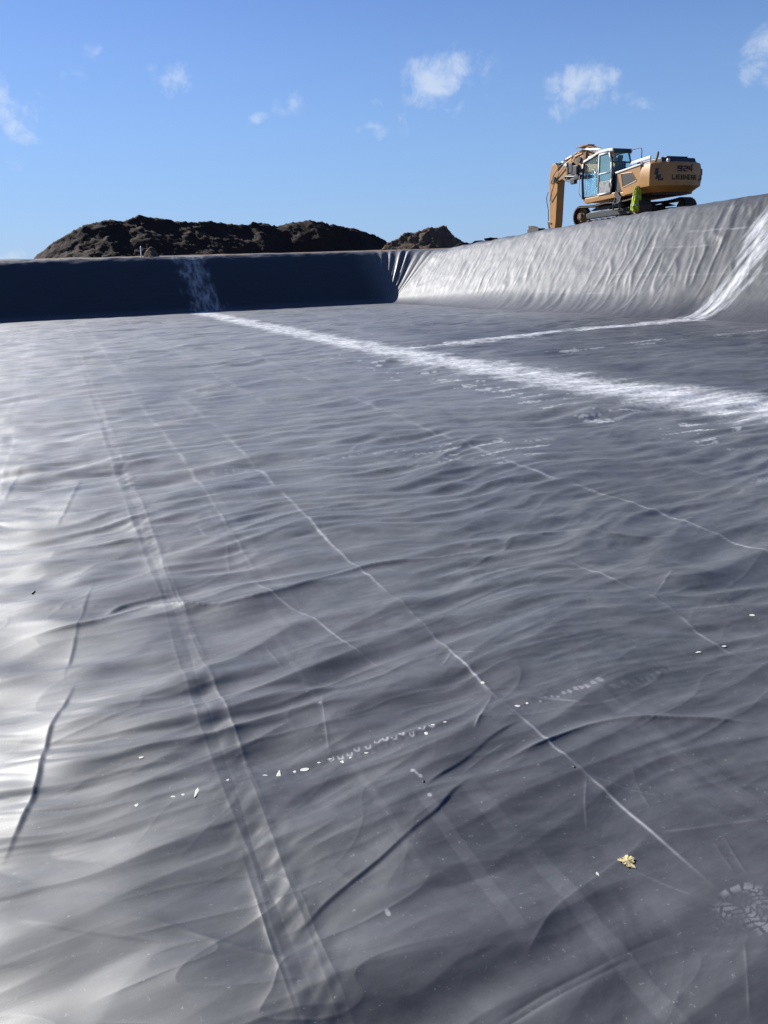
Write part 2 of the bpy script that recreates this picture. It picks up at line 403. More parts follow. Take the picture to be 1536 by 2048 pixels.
    # roller swathes along the sheets: faint broad marks
    for x0, y0, y1, w, d in ((1.04, .8, 1.5, .028, .030), (.86, 1.2, 1.9, .022, .028), (1.02, 1.55, 1.9, .03, .022), (1.75, 1.2, 2.3, .03, .022), (.72, 1.4, 3.2, .012, .02), (.9, 3.3, 6, .03, .025), (.79, 2.8, 5.5, .02, .02)):
        A.append(([np.array([x0, y]) for y in np.arange(y0, y1 + .2, .2)], 0, w, d, 'swath'))
    return A

def band_masks(x, y):
    """the chalky wash: main run, the branch to the right bank and the splashes beside it"""
    cy = [-8, 0, 4.2, 6.25, 8.4, 10.5, 15.9, 30.4, 38]
    cx = [9.6, 8.6, 7.62, 7.05, 6.55, 6.27, 5.88, 5.6, 5.6]
    hw = [1.2, 1.2, 1.02, .98, .92, .85, .72, .66, .62]
    c = np.interp(y, cy, cx); w = np.interp(y, cy, hw)
    st = fbm(x * .9, y * 4.5, 5, 41, .62)
    st2 = fbm(x * 2.4, y * 11, 3, 51, .6)
    e = np.abs(x - c) / w + st * .5
    main = sstep(1.2, .25, e) * np.clip(.70 + .55 * st2 + .25 * st, .15, .95)
    bc = np.interp(x, [5.9, 7.14, 10.74, 14.13, 16.3, 20], [14.4, 14.79, 15.72, 16.2, 16.55, 17.0])
    bw = np.interp(x, [5.9, 8, 14, 16, 20], [.34, .34, .42, .62, 1.0])
    e2 = np.abs(y - bc) / bw + fbm(x * 1.2, y * 4.5, 4, 61, .6) * .8
    br = sstep(1.15, .3, e2) * (x > 5.8) * np.clip(.62 + .55 * st2, .12, 1.0)
    # splashes on the near side of the run
    g1 = np.exp(-((x - np.interp(y, [4, 8, 12, 16], [5.9, 5.25, 4.85, 4.9])) / .55) ** 2) * sstep(3.6, 5, y) * sstep(20, 11, y)
    sp = sstep(.22, .5, fbm(x * 1.6, y * 6.5, 4, 71, .6) * g1 ** .5) * .55 * sstep(.1, .4, g1)
    g2 = np.exp(-((x - 3.3) / .8) ** 2 - ((y - 5.9) / .45) ** 2)
    sp2 = sstep(.26, .5, fbm(x * 2.6, y * 9, 4, 81, .6)) * .42 * sstep(.1, .5, g2)
    g3 = np.exp(-((y - (12.2 + .12 * (x - 9))) / .3) ** 2) * sstep(7.2, 9, x)
    sp3 = sstep(.16, .45, fbm(x * .9, y * 6, 4, 91, .6)) * .4 * sstep(.2, .6, g3)
    return np.clip(np.maximum.reduce([main, br, sp, sp2, sp3]), 0, 1)

def base_dust_sheen(x, y):
    b = .118 + .075 * sstep(2.5, 9, y) + .06 * fbm(x * .35, y * .35, 3, 11)  # real dust, plus the mid and far floor's sheen put into the colour
    # washed clean beyond the chalky run, far end paler with painted sheen
    clean = sstep(6.6, 8.2, x - .05 * (y - 8)) * sstep(24, 15.5, y)
    b = b - .10 * clean + .03 * sstep(8, 20, y) * (1 - clean)
    b = b - .04 * sstep(3.6, 1.2, y) * sstep(-.3, 1.3, x)
    b = b + .02 * pn(x * 1.2, y * 5, 13) + .012 * pn(x * 3, y * 14, 14)
    return np.clip(b, .01, 1)

def floor_relief(x, y, sp):
    """height of the liner over the flat floor; sp = local mesh spacing, wrinkles finer than that are left out"""
    def f(lam): return sstep(lam * .55, lam * .22, sp)
    wx = x + .25 * pn(x * .7, y * .7, 3); wy = y + .16 * pn(x * .9, y * .9, 4) + .07 * x * 0
    near = sstep(14, 3, y)
    z = .030 * pn(wx * .30, wy * .75, 21) * f(1.3)
    z = z + .030 * pn(wx * .62, wy * 1.4, 22) * f(.6)
    amp = .25 + 1.3 * sstep(-.3, .4, pn(x * .4, y * .6, 31))
    turn = .5 * pn(x * .45, y * .45, 160)
    def crisp(fx, fy, rot, seed, eps):   # flat panels between sharp creases
        c_, s_ = math.cos(rot), math.sin(rot)
        X_ = wx * c_ + wy * s_; Y_ = wy * c_ - wx * s_ + turn * 1.1
        n = pn(X_ * fx, Y_ * fy + .35 * pn(X_ * fx * 1.9, Y_ * fy * .6, seed + 1), seed)
        return np.sqrt(n * n + eps * eps)
    z = z - .056 * crisp(.75, 2.0, .10, 140, .06) * f(.5) * amp
    z = z + .038 * crisp(.9, 2.9, -.12, 143, .05) * f(.34)
    z = z - .029 * crisp(1.0, 4.3, .06, 146, .015) * f(.23) * (.4 + 1.1 * sstep(-.3, .35, pn(x * .5, y * .5, 25)))
    z = z - .0105 * crisp(1.7, 7.5, .16, 149, .015) * f(.13) * (.2 + 1.3 * sstep(-.25, .35, pn(x * .8 + 9, y * .8, 32)))
    z = z + .0062 * crisp(2.2, 9.0, -.22, 152, .02) * f(.11) * (.2 + 1.3 * sstep(-.2, .4, pn(x * .7, y * .9 + 4, 36)))
    z = z - .0038 * crisp(3.0, 17., .05, 155, .02) * f(.06) * (.1 + 1.5 * sstep(-.1, .45, pn(x * 1.1, y * 1.1, 28)))
    def pinch(fx, fy, rot, seed, wd):     # thin raised creases
        c_, s_ = math.cos(rot), math.sin(rot)
        X_ = wx * c_ + wy * s_; Y_ = wy * c_ - wx * s_
        n = np.abs(pn(X_ * fx, Y_ * fy + .16 * pn(X_ * fx * 1.7, Y_ * fy * .7, seed + 1), seed))
        gate = sstep(.02, .3, pn(x * .9 + seed, y * 1.3, seed + 2))
        return np.exp(-n / np.maximum(wd, sp * fy * .9)) * gate
    z = z + .0024 * pinch(.9, 2.6, .12, 161, .035) * f(.3)
    z = z + .0022 * pinch(1.1, 3.2, -.28, 164, .035) * f(.3)
    z = z + .0007 * pinch(.8, 2.4, .45, 167, .035) * f(.3)
    z = z + .0020 * pinch(2.0, 6.0, .0, 170, .05) * f(.14)
    z = z + .0006 * pinch(2.4, 5.0, .6, 173, .05) * f(.14)
    n = pn(x * 3.6, y * 5.2, 29)
    z = z + .0085 * n * f(.18) * (.45 + .55 * sstep(2.0, -.6, x)) + .010 * pn(x * 1.9 + .5 * y, y * 2.6 - .4 * x, 180) * f(.35)
    return z

def seg_apply(x, y, sp, Z, D):
    for pts, h, w, d, kind in seam_list():
        pts = np.array(pts)
        # smooth wobble so nothing is ruler straight
        R_ = w * 14 + .02
        sel = np.where((x > pts[:, 0].min() - R_) & (x < pts[:, 0].max() + R_) & (y > pts[:, 1].min() - R_) & (y < pts[:, 1].max() + R_))[0]
        if not len(sel): continue
        xs, ys = x[sel], y[sel]
        wob = .25 * w * pn(xs * 5, ys * 5, 33) + .006 * pn(xs * 1.3, ys * 1.3, 34)
        best = np.full(len(sel), 1e9, np.float32); side = np.zeros(len(sel), np.float32); tt = np.zeros(len(sel), np.float32)
        tot = np.linalg.norm(np.diff(pts, axis=0), axis=1).sum(); acc = 0
        for a, b in zip(pts[:-1], pts[1:]):
            ab = b - a; L = np.linalg.norm(ab)
            if L < 1e-6: continue
            u = ab / L
            t = np.clip((xs - a[0]) * u[0] + (ys - a[1]) * u[1], 0, L)
            dx = xs - a[0] - u[0] * t; dy = ys - a[1] - u[1] * t
            s_ = u[0] * dy - u[1] * dx
            dist = np.sqrt(dx * dx + dy * dy)
            k = dist < best
            best[k] = dist[k]; side[k] = s_[k]; tt[k] = ((acc + t) / tot)[k]
            acc += L
        el = min(.22, .35 / tot); ends = sstep(0, el, tt) * sstep(1, 1 - el, tt)
        weff = np.maximum(w, sp[sel] * .8)
        sg = np.where(side > 0, best, -best) + wob
        g = np.exp(-(sg / weff) ** 2)
        if kind == 'ridge' and d >= .1:      # a weld bead or sharp scratch
            Z[sel] += .55 * h * np.exp(-np.abs(sg) / weff) * ends * np.clip(.7 + 1.3 * pn(xs * 5, ys * 5, 35), .1, 1.6) * np.minimum(1, w / weff * 1.3)
        elif kind == 'ridge':                # a soft crease with a sharp crest
            Z[sel] += 1.0 * h * np.exp(-np.abs(sg) / (weff * 1.6)) * ends * (.75 + .9 * pn(xs * 2, ys * 2, 35))
        elif kind == 'fold':                 # a tuck: steep on one side, long on the other
            prof = np.where(sg > 0, np.exp(-np.abs(sg) / (weff * 4.5)), np.exp(-(sg / (weff * .95)) ** 2))
            Z[sel] += .30 * h * prof * ends * (.75 + .9 * pn(xs * 3, ys * 3, 39))
        if d:
            if kind == 'swath':
                D[sel] += d * sstep(weff * 1.15, weff * .85, best) * ends
            else:
                wd = np.maximum(w * .4, sp[sel] * .6)
                D[sel] += .62 * d * np.exp(-(sg / wd) ** 2) * ends * np.clip(.65 + 1.5 * pn(xs * 3, ys * 3, 36) + .6 * pn(xs * 17, ys * 17, 35), .05, 1.3) * np.minimum(1, (w * .4) / wd * 1.8)
    return Z, D

def splats(x, y, D):
    rnd = random.Random(5)
    def dot(px, py, r, v, ring=False):
        p = at(px, py)
        sel = np.where((np.abs(x - p[0]) < r * 2) & (np.abs(y - p[1]) < r * 3))[0]
        if not len(sel): return
        q = np.sqrt((x[sel] - p[0]) ** 2 + ((y[sel] - p[1]) / 1.5) ** 2) / r + .5 * pn(x[sel] * 60, y[sel] * 60, 37)
        m = np.exp(-((q - .8) / .3) ** 2) * (y[sel] < p[1] + r * .3) if ring else sstep(1, .5, q)
        D[sel] = np.maximum(D[sel], v * m)
    for i in range(12): # dotted print row
        t = i / 11
        dot(660 + 200 * t + rnd.uniform(-3, 3), 1503 - 52 * t + rnd.uniform(-4, 4), .011, .5, True)
        dot(690 + 150 * t, 1512 - 52 * t, .014, .13)
    for i in range(11):
        t = i / 10
        dot(1080 + 118 * t, 1397 - 36 * t + rnd.uniform(-3, 3), .007 + .011 * t, .28)
        dot(1225 + 115 * t, 1373 - 38 * t + rnd.uniform(-3, 3), .014, .14)
    for i in range(26):
        t = i / 25
        dot(590 + 215 * t + rnd.uniform(-4, 4), 918 - 16 * t + rnd.uniform(-3, 3), rnd.uniform(.012, .03), .3)
    for px, py in ((1515, 953), (1505, 950), (1525, 957), (1510, 958), (1530, 950)): dot(px, py, .04, .3, True)
    for i in range(14): dot(365 + rnd.uniform(0, 130), 945 - rnd.uniform(0, 12), rnd.uniform(.01, .03), .25)
    for px, py in ((833, 1545), (826, 1540), (840, 1550), (775, 1820), (640, 1410), (860, 1590)): dot(px, py, .009, .35)
    # patterned sole mark
    p = at(1478, 1832)
    u = np.array([math.cos(.12), math.sin(.12)]); v = np.array([-u[1], u[0]])
    sel = np.where((np.abs(x - p[0]) < .25) & (np.abs(y - p[1]) < .16))[0]
    a = (x[sel] - p[0]) * u[0] + (y[sel] - p[1]) * u[1]; b = (x[sel] - p[0]) * v[0] + (y[sel] - p[1]) * v[1]
    a = a - .025
    e = np.sqrt((a / .135) ** 2 + (b / .072) ** 2) + .05 * pn(a * 30, b * 30, 44)
    ang = np.arctan2(b / .072, a / .135)
    rim = (e < 1) & (e > .74) & (np.abs(np.sin(ang * 9)) > .42)
    zig = np.abs(((b * 62 + .9 * np.abs(((a * 26) % 2) - 1) * 1.4 + .5 * pn(a * 30, b * 30, 46)) % 1) - .5)
    zag = np.abs(((a * 40 + pn(a * 20, b * 20, 47)) % 1) - .5)
    tread = (e < .72) & (zig > .20) & (zag > .12)
    wear = np.clip(.55 + 1.5 * pn(a * 16, b * 22, 45), .0, 1) * sstep(-.16, -.02, a + .3 * b)
    D[sel] = np.maximum(D[sel], (rim * .21 + tread * .18) * wear)
    D[sel] = np.where((e < 1.0) & ~(rim | tread), D[sel] * .8, D[sel])
    return D

def build_floor():
    phi = [math.atan2(EYE, .42)]
    r = [.005, .1, .18, .26, .34, .42]
    while r[-1] < 60:
        dr = (r[-1] ** 2 + EYE ** 2) / EYE * rad(.068)
        dr = min(dr, .10 if r[-1] < 37 else 1.5)
        r.append(r[-1] + dr)
    r = np.array(r)
    az = np.concatenate([np.arange(-19, 62, .080), np.arange(62, 341, 3.0)])
    A_ = np.radians(az)
    Rr, AA = np.meshgrid(r, A_, indexing='ij')
    X = (Rr * np.sin(AA)).astype(np.float32); Y = (Rr * np.cos(AA)).astype(np.float32)
    dra = np.gradient(r)[:, None] * np.ones_like(AA)
    daz = Rr * np.gradient(A_)[None, :]
    # wrinkles run mostly along X: spacing across them counts
    sp = np.maximum(dra * .8, np.minimum(daz, .4) * .6).astype(np.float32)
    x, y, sp = X.ravel(), Y.ravel(), sp.ravel()
    io = inside_dist(x, y)
    Z = floor_relief(x, y, sp)
    D = base_dust_sheen(x, y)
    Z, D = seg_apply(x, y, sp, Z, D)
    D = np.maximum(D, band_masks(x, y))
    D = splats(x, y, D)
    # puckers across the double weld
    pk = np.exp(-((x - .34) / .085) ** 2)
    Z = Z + .0035 * pk * sstep(-.25, .3, pn(x * .2 + 7, y * 1.1, 41)) * pn((x - .33) * 9 + y * 10, y * 19 - (x - .33) * 16, 42) * sstep(.09, .03, sp)
    for o_ in (-.055, .06):    # the two edges of the overlap, a few millimetres proud
        Z = Z + .0035 * np.exp(-np.abs((x - .33 - o_ - .008 * pn(y * 2.2, o_ * 90, 43)) / np.maximum(.011, sp * .8))) * (.45 + 1.3 * pn(y * 2.7, o_ * 50, 44)) * sstep(-.35, .25, pn(y * .7, o_ * 70, 46))
    Z = Z + .010 * pk * sstep(.0, .35, pn(x * .2, y * .8, 40)) * pn((x - .33) * 4 + y * 3.5, y * 7 - (x - .33) * 9, 38) * sstep(.12, .04, sp)
    Z = Z * (.35 + .65 * sstep(-.2, -3.5, io)) - .05 * sstep(-.2, .8, io)
    P = np.stack([x, y, Z], -1).reshape(*X.shape, 3)
    keep = (io < .9).reshape(X.shape)
    o = grid_mesh('pit_floor', P, M_LINER, keep, {'dust_shading': D.reshape(X.shape)}, closed=True)
    tag(o, 'dull black plastic liner sheet spread over the pit floor, wrinkled and welded', kind='structure')
    return o
floor = build_floor()

# ------------------------------------------------------------------ banks (one swept sheet of liner) and the ground round the pit
def build_banks():
    nd = 150
    T = np.linspace(0, 1, nd)[None, :]
    th = STh[:, None]; H = SH[:, None]; R = SR[:, None]
    ftan = R * np.tan(th / 2)
    d0 = -ftan - .12; crest = H / np.tan(th)
    d = d0 + (crest + 1.3 - d0) * T
    # foot fillet
    z = np.where(d < -ftan, 0, np.where(d < ftan * np.cos(th), R - np.sqrt(np.maximum(R ** 2 - (d + ftan) ** 2, 0)), d * np.tan(th)))
    # rounded crest
    rc = .35; k = rc * 1.2
    z = -np.log(np.exp(-(z) / (k * .25)) + np.exp(-(H + 0 * d) / (k * .25))) * (k * .25)
    z = z - z[:, :1] - .012
    dz = np.gradient(z, axis=1) / np.gradient(d, axis=1)
    s = SL[:, None] + 0 * d
    X = SP[:, 0:1] + SNrm[:, 0:1] * d; Y = SP[:, 1:2] + SNrm[:, 1:2] * d
    # wrinkles: long folds hanging down the slope, bunched near the foot
    onslope = sstep(.02, .35, z / H) * sstep(1.04, .9, z / H)
    rightw = sstep(13.5, 15.0, X) * (1 - SC[:, None])
    sk = s + .45 * d
    reg = sstep(-.25, .35, pn(s * .16, d * .25, 105))
    n1 = pn(sk * 1.9 + .5 * pn(s, d, 102), d * .36, 101); n2 = pn(sk * 4.6, d * .8, 103); n3 = pn(sk * 1.0, d * .35, 104)
    foldy = .024 * np.exp(-np.abs(n1) / .055) * sstep(-.15, .3, pn(s * .45, d * .5, 112)) + .014 * np.exp(-np.abs(pn(sk * 3.6 + .4 * pn(s * 2, d, 115), d * .45, 116)) / .07) * sstep(-.1, .3, pn(s * .7 + 3, d * .7, 117)) + .010 * n2 + .022 * n3
    lump = .013 * fbm(s * 1.1 + .5 * d, d * 1.2, 3, 107) + .006 * fbm(s * 4 + d * 3, d * 2.2, 3, 108)
    D_ = onslope * ((.35 + .65 * reg) * foldy * (rightw * .9 + .22) + lump * (.4 + .6 * rightw))
    # bunched pleats at the foot of the right bank
    pleat = np.exp(-((s - np.interp(22.0, -SP[::-1, 1] if False else [0, 1], [0, 1])) / 1e9) ** 2)
    foot = np.exp(-((z - .35) / .35) ** 2) * rightw * sstep(27, 24, Y) * sstep(15, 18.5, Y)
    D_ = D_ + foot * .045 * (.4 - np.abs(pn(sk * 2.6 + .4 * pn(s * .8, d, 113), d * .5, 109)))
    # gathers in the far corner
    cf = SC[:, None] * 1.0
    t = np.array([q[6] for q in ST])[:, None]
    cor = np.exp(-((t - .5) / .34) ** 2) * cf
    gath = 2.6 * (np.abs(pn(t * 11 + .15 * d, d * .25, 110)) - .25) + 1.6 * pn(t * 24 + .2 * d, d * .4, 114) + .4 * np.sin(t * 60 + d)
    D_ = D_ + cor * .055 * gath * sstep(.05, .5, z / H) * sstep(1.05, .95, z / H)
    edge = sstep(.85, 1, z / H) * .05 * fbm(s * 1.2, d * 2, 4, 111)
    cosn = 1 / np.sqrt(1 + dz ** 2); sinn = dz * cosn
    off = -sinn * D_
    Xf = X + SNrm[:, 0:1] * off; Yf = Y + SNrm[:, 1:2] * off; Zf = z + cosn * D_ + edge
    dust_shading = base_dust_sheen(X.ravel(), Y.ravel()).reshape(X.shape) * .9
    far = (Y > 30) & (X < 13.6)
    dust_shading = dust_shading * (.06 + .79 * sstep(13.2, 15.2, X) * sstep(40, 38, Y))  # shade put into the colour: far bank darkened, sunny right bank left paler
    bm = band_masks(X.ravel(), Y.ravel()).reshape(X.shape)
    cen = 6.0 - .12 * z
    e = np.abs(X - cen) / .72 + .7 * fbm(s * 2.2, d * 1.6, 4, 121, .6)
    fb = sstep(1.15, .3, e) * np.clip(.30 + .55 * fbm(s * 7, d * 2.4, 4, 122, .6), .06, 1) * far * .85
    # the run down the right bank, streaked along the fall
    cenr = np.interp(X, [13, 15.5, 20], [16.15, 16.45, 17.0])
    wr = np.interp(X, [14, 16, 20], [.36, .46, .72])
    er = np.abs(Y - cenr) / wr + .7 * fbm(s * 3.2, d * .7, 4, 123, .6)
    rb = sstep(1.15, .25, er) * np.clip(.52 + .7 * fbm(s * 6, d * 1.0, 4, 124, .6), .06, 1) * (X > 12) * (Y < 25)
    bm = np.where(far, fb, np.where(X > 13.5, rb, bm))
    dust_shading = np.maximum(dust_shading, bm)
    # pale horizontal welds and scuffs on the right bank
    for h_, y0, y1, v in ((2.35, 8, 19.8, .26), (1.9, 18, 21, .16), (1.55, 12, 16, .10), (1.1, 15, 24, .10), (2.05, 14, 17, .14), (.55, 20.5, 24.5, .12)):
        dust_shading = dust_shading + v * np.exp(-((z - h_ - .03 * pn(s, d, 125)) / .018) ** 2) * sstep(y0, y0 + .6, Y) * sstep(y1, y1 - .6, Y) * (X > 14) * np.clip(.6 + pn(s * 3, d, 126), 0, 1.2)
    # scratch lines down the bank
    for y0, sl_ in ((18.6, .55), (19.6, .3)):
        dust_shading = dust_shading + .22 * np.exp(-((Y - y0 - sl_ * (z - .3) + .06 * pn(s * 2, d * 2, 127)) / .025) ** 2) * sstep(.12, .25, z) * sstep(.95, .7, z) * (X > 14)
    P = np.stack([Xf, Yf, Zf], -1).transpose(1, 0, 2)
    o = grid_mesh('embankment', P, M_BANK, None, {'dust_shading': np.ascontiguousarray(np.clip(dust_shading, 0, 1).T)}, closed=True)
    tag(o, 'sloping banks of the pit under wrinkled black liner', kind='structure')
    # ground outside
    offs = np.array([.95, 1.6, 2.5, 4, 6, 9, 14, 22, 40, 80, 160, 320, 600.])[None, :]
    step = 6
    cr = (SH / np.tan(STh))[::step, None]
    dd = cr + offs
    Xg = SP[::step, 0:1] + SNrm[::step, 0:1] * dd; Yg = SP[::step, 1:2] + SNrm[::step, 1:2] * dd
    Zg = SH[::step, None] - .04 + .028 * np.minimum(offs, 9) + .05 * pn(Xg * .8, Yg * .8, 131) * sstep(1.2, 3, offs)
    g = grid_mesh('ground', np.stack([Xg, Yg, Zg], -1).transpose(1, 0, 2), M_EARTH, closed=True)
    tag(g, 'bare brown earth round the pit', kind='structure')
build_banks()
def ground_z(y): return float(np.interp(y, [5, 16.5, 26, 34.3], [3.6, 3.38, 2.84, 2.3]))

# ------------------------------------------------------------------ spoil heaps beyond the far bank
def heap(name, sil, ydist, base, slope, m, seed, res, rough, label, seedk=1.0, back=1.0):
    pts = [aty(px, py, ydist) for px, py in sil]
    xs = np.array([p[0] for p in pts]); zs = np.array([p[2] for p in pts])
    x = np.arange(xs.min() - .6, xs.max() + .6, res)
    ridge = np.maximum(np.interp(x, xs, zs, left=base - .4, right=base - .4) - base, -.4)
    dmax = (zs.max() - base) / slope + 1.0
    v = np.arange(-dmax, dmax * back, res)
    Xg, Vg = np.meshgrid(x, v, indexing='ij')
    wob = .6 * fbm(Xg * .35, Vg * .35, 3, seed)
    prof = ridge[:, None] - slope * np.abs(Vg + wob * .8) * (1 + .25 * pn(Xg * .3, Vg * .3, seed + 1))
    # rounded top, slumped base
    k = .35
    prof = np.where(np.abs(Vg) < 1.2, prof + 0, prof)
    body = base + np.maximum(prof, -.5)
    amp = sstep(-.4, .6, prof) * rough
    n1 = pn(Xg * 1.1, Vg * 1.1, seed + 2); n2 = pn(Xg * 2.3, Vg * 2.3, seed + 3); n3 = pn(Xg * 4.7, Vg * 4.7, seed + 4)
    cl = .12 * n1 + .24 * (np.abs(n2) - .2) + .24 * (np.abs(n3) - .2) + .12 * np.abs(pn(Xg * 8, Vg * 8, seed + 9)) + .05 * pn(Xg * 9, Vg * 9, seed + 5) + .1
    Zg = body + amp * (cl - .22)
    jx = amp * .18 * pn(Xg * 2.1, Vg * 2.1, seed + 6); jy = amp * .18 * pn(Xg * 2.1, Vg * 2.1, seed + 7)
    P = np.stack([Xg + jx, ydist + Vg + jy, Zg], -1)
    o = grid_mesh(name, P[:, ::-1], m)
    tag(o, label, 'soil heap')
    return o
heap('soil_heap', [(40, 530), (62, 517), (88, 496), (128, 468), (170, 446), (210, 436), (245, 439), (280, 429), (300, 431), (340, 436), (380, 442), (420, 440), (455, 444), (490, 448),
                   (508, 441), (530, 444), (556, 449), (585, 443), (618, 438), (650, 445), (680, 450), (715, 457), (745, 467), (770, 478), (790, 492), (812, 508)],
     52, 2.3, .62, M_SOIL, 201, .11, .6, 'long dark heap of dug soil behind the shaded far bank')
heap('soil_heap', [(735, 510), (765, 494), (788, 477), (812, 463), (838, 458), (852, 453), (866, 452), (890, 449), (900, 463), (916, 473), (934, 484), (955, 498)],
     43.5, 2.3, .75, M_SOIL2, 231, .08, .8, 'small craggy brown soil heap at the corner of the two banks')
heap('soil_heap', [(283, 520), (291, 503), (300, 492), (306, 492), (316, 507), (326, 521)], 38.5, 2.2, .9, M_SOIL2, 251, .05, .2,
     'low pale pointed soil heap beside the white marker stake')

# ------------------------------------------------------------------ object builder helpers
class MB:
    def __init__(s): s.bm = bmesh.new()
    def _add(s, verts, faces):
        vs = [s.bm.verts.new(v) for v in verts]
        for f in faces:
            try: s.bm.faces.new([vs[i] for i in f])
            except ValueError: pass
        return s
    def box(s, x0, x1, y0, y1, z0, z1):
        v = [(x0, y0, z0), (x1, y0, z0), (x1, y1, z0), (x0, y1, z0), (x0, y0, z1), (x1, y0, z1), (x1, y1, z1), (x0, y1, z1)]
        return s._add(v, [(0, 3, 2, 1), (4, 5, 6, 7), (0, 1, 5, 4), (1, 2, 6, 5), (2, 3, 7, 6), (3, 0, 4, 7)])
    def prism(s, poly, y0, y1):          # polygon in x,z pulled along y
        n = len(poly)
        v = [(p[0], y0, p[1]) for p in poly] + [(p[0], y1, p[1]) for p in poly]
        return s._add(v, [tuple(range(n)), tuple(range(2 * n - 1, n - 1, -1))] + [(i, i + n, (i + 1) % n + n, (i + 1) % n) for i in range(n)])
    def plan(s, poly, z0, z1, top=None):  # polygon in x,y pulled up
        n = len(poly); top = top or poly
        v = [(p[0], p[1], z0) for p in poly] + [(p[0], p[1], z1) for p in top]
        return s._add(v, [tuple(range(n - 1, -1, -1)), tuple(range(n, 2 * n))] + [(i, (i + 1) % n, (i + 1) % n + n, i + n) for i in range(n)])
    def cyl(s, a, b, r, r2=None, n=16):
        a = Vector(a); b = Vector(b); r2 = r if r2 is None else r2
        d = (b - a).normalized(); u = d.orthogonal().normalized(); w = d.cross(u)
        v = []
        for p, rr in ((a, r), (b, r2)):
            for i in range(n):
                t = 2 * math.pi * i / n
                v.append(p + (u * math.cos(t) + w * math.sin(t)) * rr)
        return s._add(v, [tuple(range(n - 1, -1, -1)), tuple(range(n, 2 * n))] + [(i, (i + 1) % n, (i + 1) % n + n, i + n) for i in range(n)])
    def tube(s, pts, r, n=8):
        pts = [Vector(p) for p in pts]
        rings = []
        u = None
        for i, p in enumerate(pts):
            d = (pts[min(i + 1, len(pts) - 1)] - pts[max(i - 1, 0)]).normalized()
            u = d.orthogonal().normalized() if u is None else (u - d * u.dot(d)).normalized()
            w = d.cross(u)
            rings.append([p + (u * math.cos(2 * math.pi * k / n) + w * math.sin(2 * math.pi * k / n)) * r for k in range(n)])
        v = [q for rg in rings for q in rg]
        f = [tuple(range(n - 1, -1, -1)), tuple(range(len(v) - n, len(v)))]
        for i in range(len(pts) - 1):
            for k in range(n):
                f.append((i * n + k, i * n + (k + 1) % n, (i + 1) * n + (k + 1) % n, (i + 1) * n + k))
        return s._add(v, f)
    def build(s, name, m, parent=None, bevel=0.0, smooth=False, seg=2):
        bmesh.ops.recalc_face_normals(s.bm, faces=s.bm.faces[:])
        me = bpy.data.meshes.new(name); s.bm.to_mesh(me); s.bm.free()
        me.materials.append(m)
        o = bpy.data.objects.new(name, me); C.objects.link(o)
        if parent: o.parent = parent
        if bevel:
            b = o.modifiers.new('bevel', 'BEVEL'); b.width = bevel; b.segments = seg; b.limit_method = 'ANGLE'; b.angle_limit = rad(35)
            for p in me.polygons: p.use_smooth = True
            w = o.modifiers.new('wn', 'WEIGHTED_NORMAL'); w.keep_sharp = False
        elif smooth:
            for p in me.polygons: p.use_smooth = len(p.vertices) <= 4
        return o
def arc(p0, p1, p2, n=8):
    p0, p1, p2 = map(Vector, (p0, p1, p2))
    return [p0 * (1 - t) ** 2 + p1 * 2 * t * (1 - t) + p2 * t * t for t in [i / n for i in range(n + 1)]]

# ------------------------------------------------------------------ the excavator (x forward, y to its left, z up)
YEL = mat("machine_yellow", (.44, .20, .032), .45, noise=.12, nscale=3.0, dirt=(.20, .115, .045), dirt_amt=1.1)
GRYW = mat("cab_white", (.62, .63, .62), .45, noise=.12, nscale=4)
DARK = mat("dark_paint", (.018, .019, .021), .5, noise=.3, nscale=5)
GRILLE = mat("grille_mesh", (.012, .012, .013), .7)
STEEL = mat("track_steel", (.022, .018, .016), .7, metal=.1, dirt=(.085, .055, .034), dirt_amt=.6, nscale=5, bump=.3)
MUD = mat("muddy_steel", (.20, .13, .075), .85, noise=.55, nscale=5, bump=.6, bscale=14)
CHROME = mat("chrome_rod", (.75, .76, .78), .16, metal=1)
RUB = mat("hose_rubber", (.02, .02, .021), .55)
REDL = mat("lamp_red", (.09, .008, .008), .25)
LET = mat("letter_black", (.006, .006, .007), .75)
HIV = mat("hi_vis_cloth", (.36, .48, .02), .85, noise=.75, nscale=9, bump=.9, bscale=16)
REFL = mat("reflective_tape", (.42, .44, .42), .4)
NAVY = mat("navy_cloth", (.012, .016, .035), .9)
SEATM = mat("seat_fabric", (.03, .035, .045), .9)
m, nt, b = new_mat("cab_glass")
b.inputs['Base Color'].default_value = (.62, .86, .88, 1); b.inputs['Roughness'].default_value = .03
b.inputs['Transmission Weight'].default_value = .92; b.inputs['IOR'].default_value = 1.12; b.inputs['Specular IOR Level'].default_value = .8
GLASS = m
m, nt, b = new_mat("tinted_door_glass")
b.inputs['Base Color'].default_value = (.24, .44, .50, 1); b.inputs['Roughness'].default_value = .06
b.inputs['Transmission Weight'].default_value = .45; b.inputs['IOR'].default_value = 1.2; b.inputs['Specular IOR Level'].default_value = .8
GLASS2 = m

ex = bpy.data.objects.new('excavator', None); C.objects.link(ex)
ex.location = (23.0, 27.95, 3.0)
ex.scale = (.972, .972, .972)
tag(ex, 'yellow tracked excavator with grey cab standing on the right bank crest', 'excavator')
ex.rotation_mode = 'XYZ'
ex.rotation_euler = (0, rad(1.4), rad(90 + 1.5))

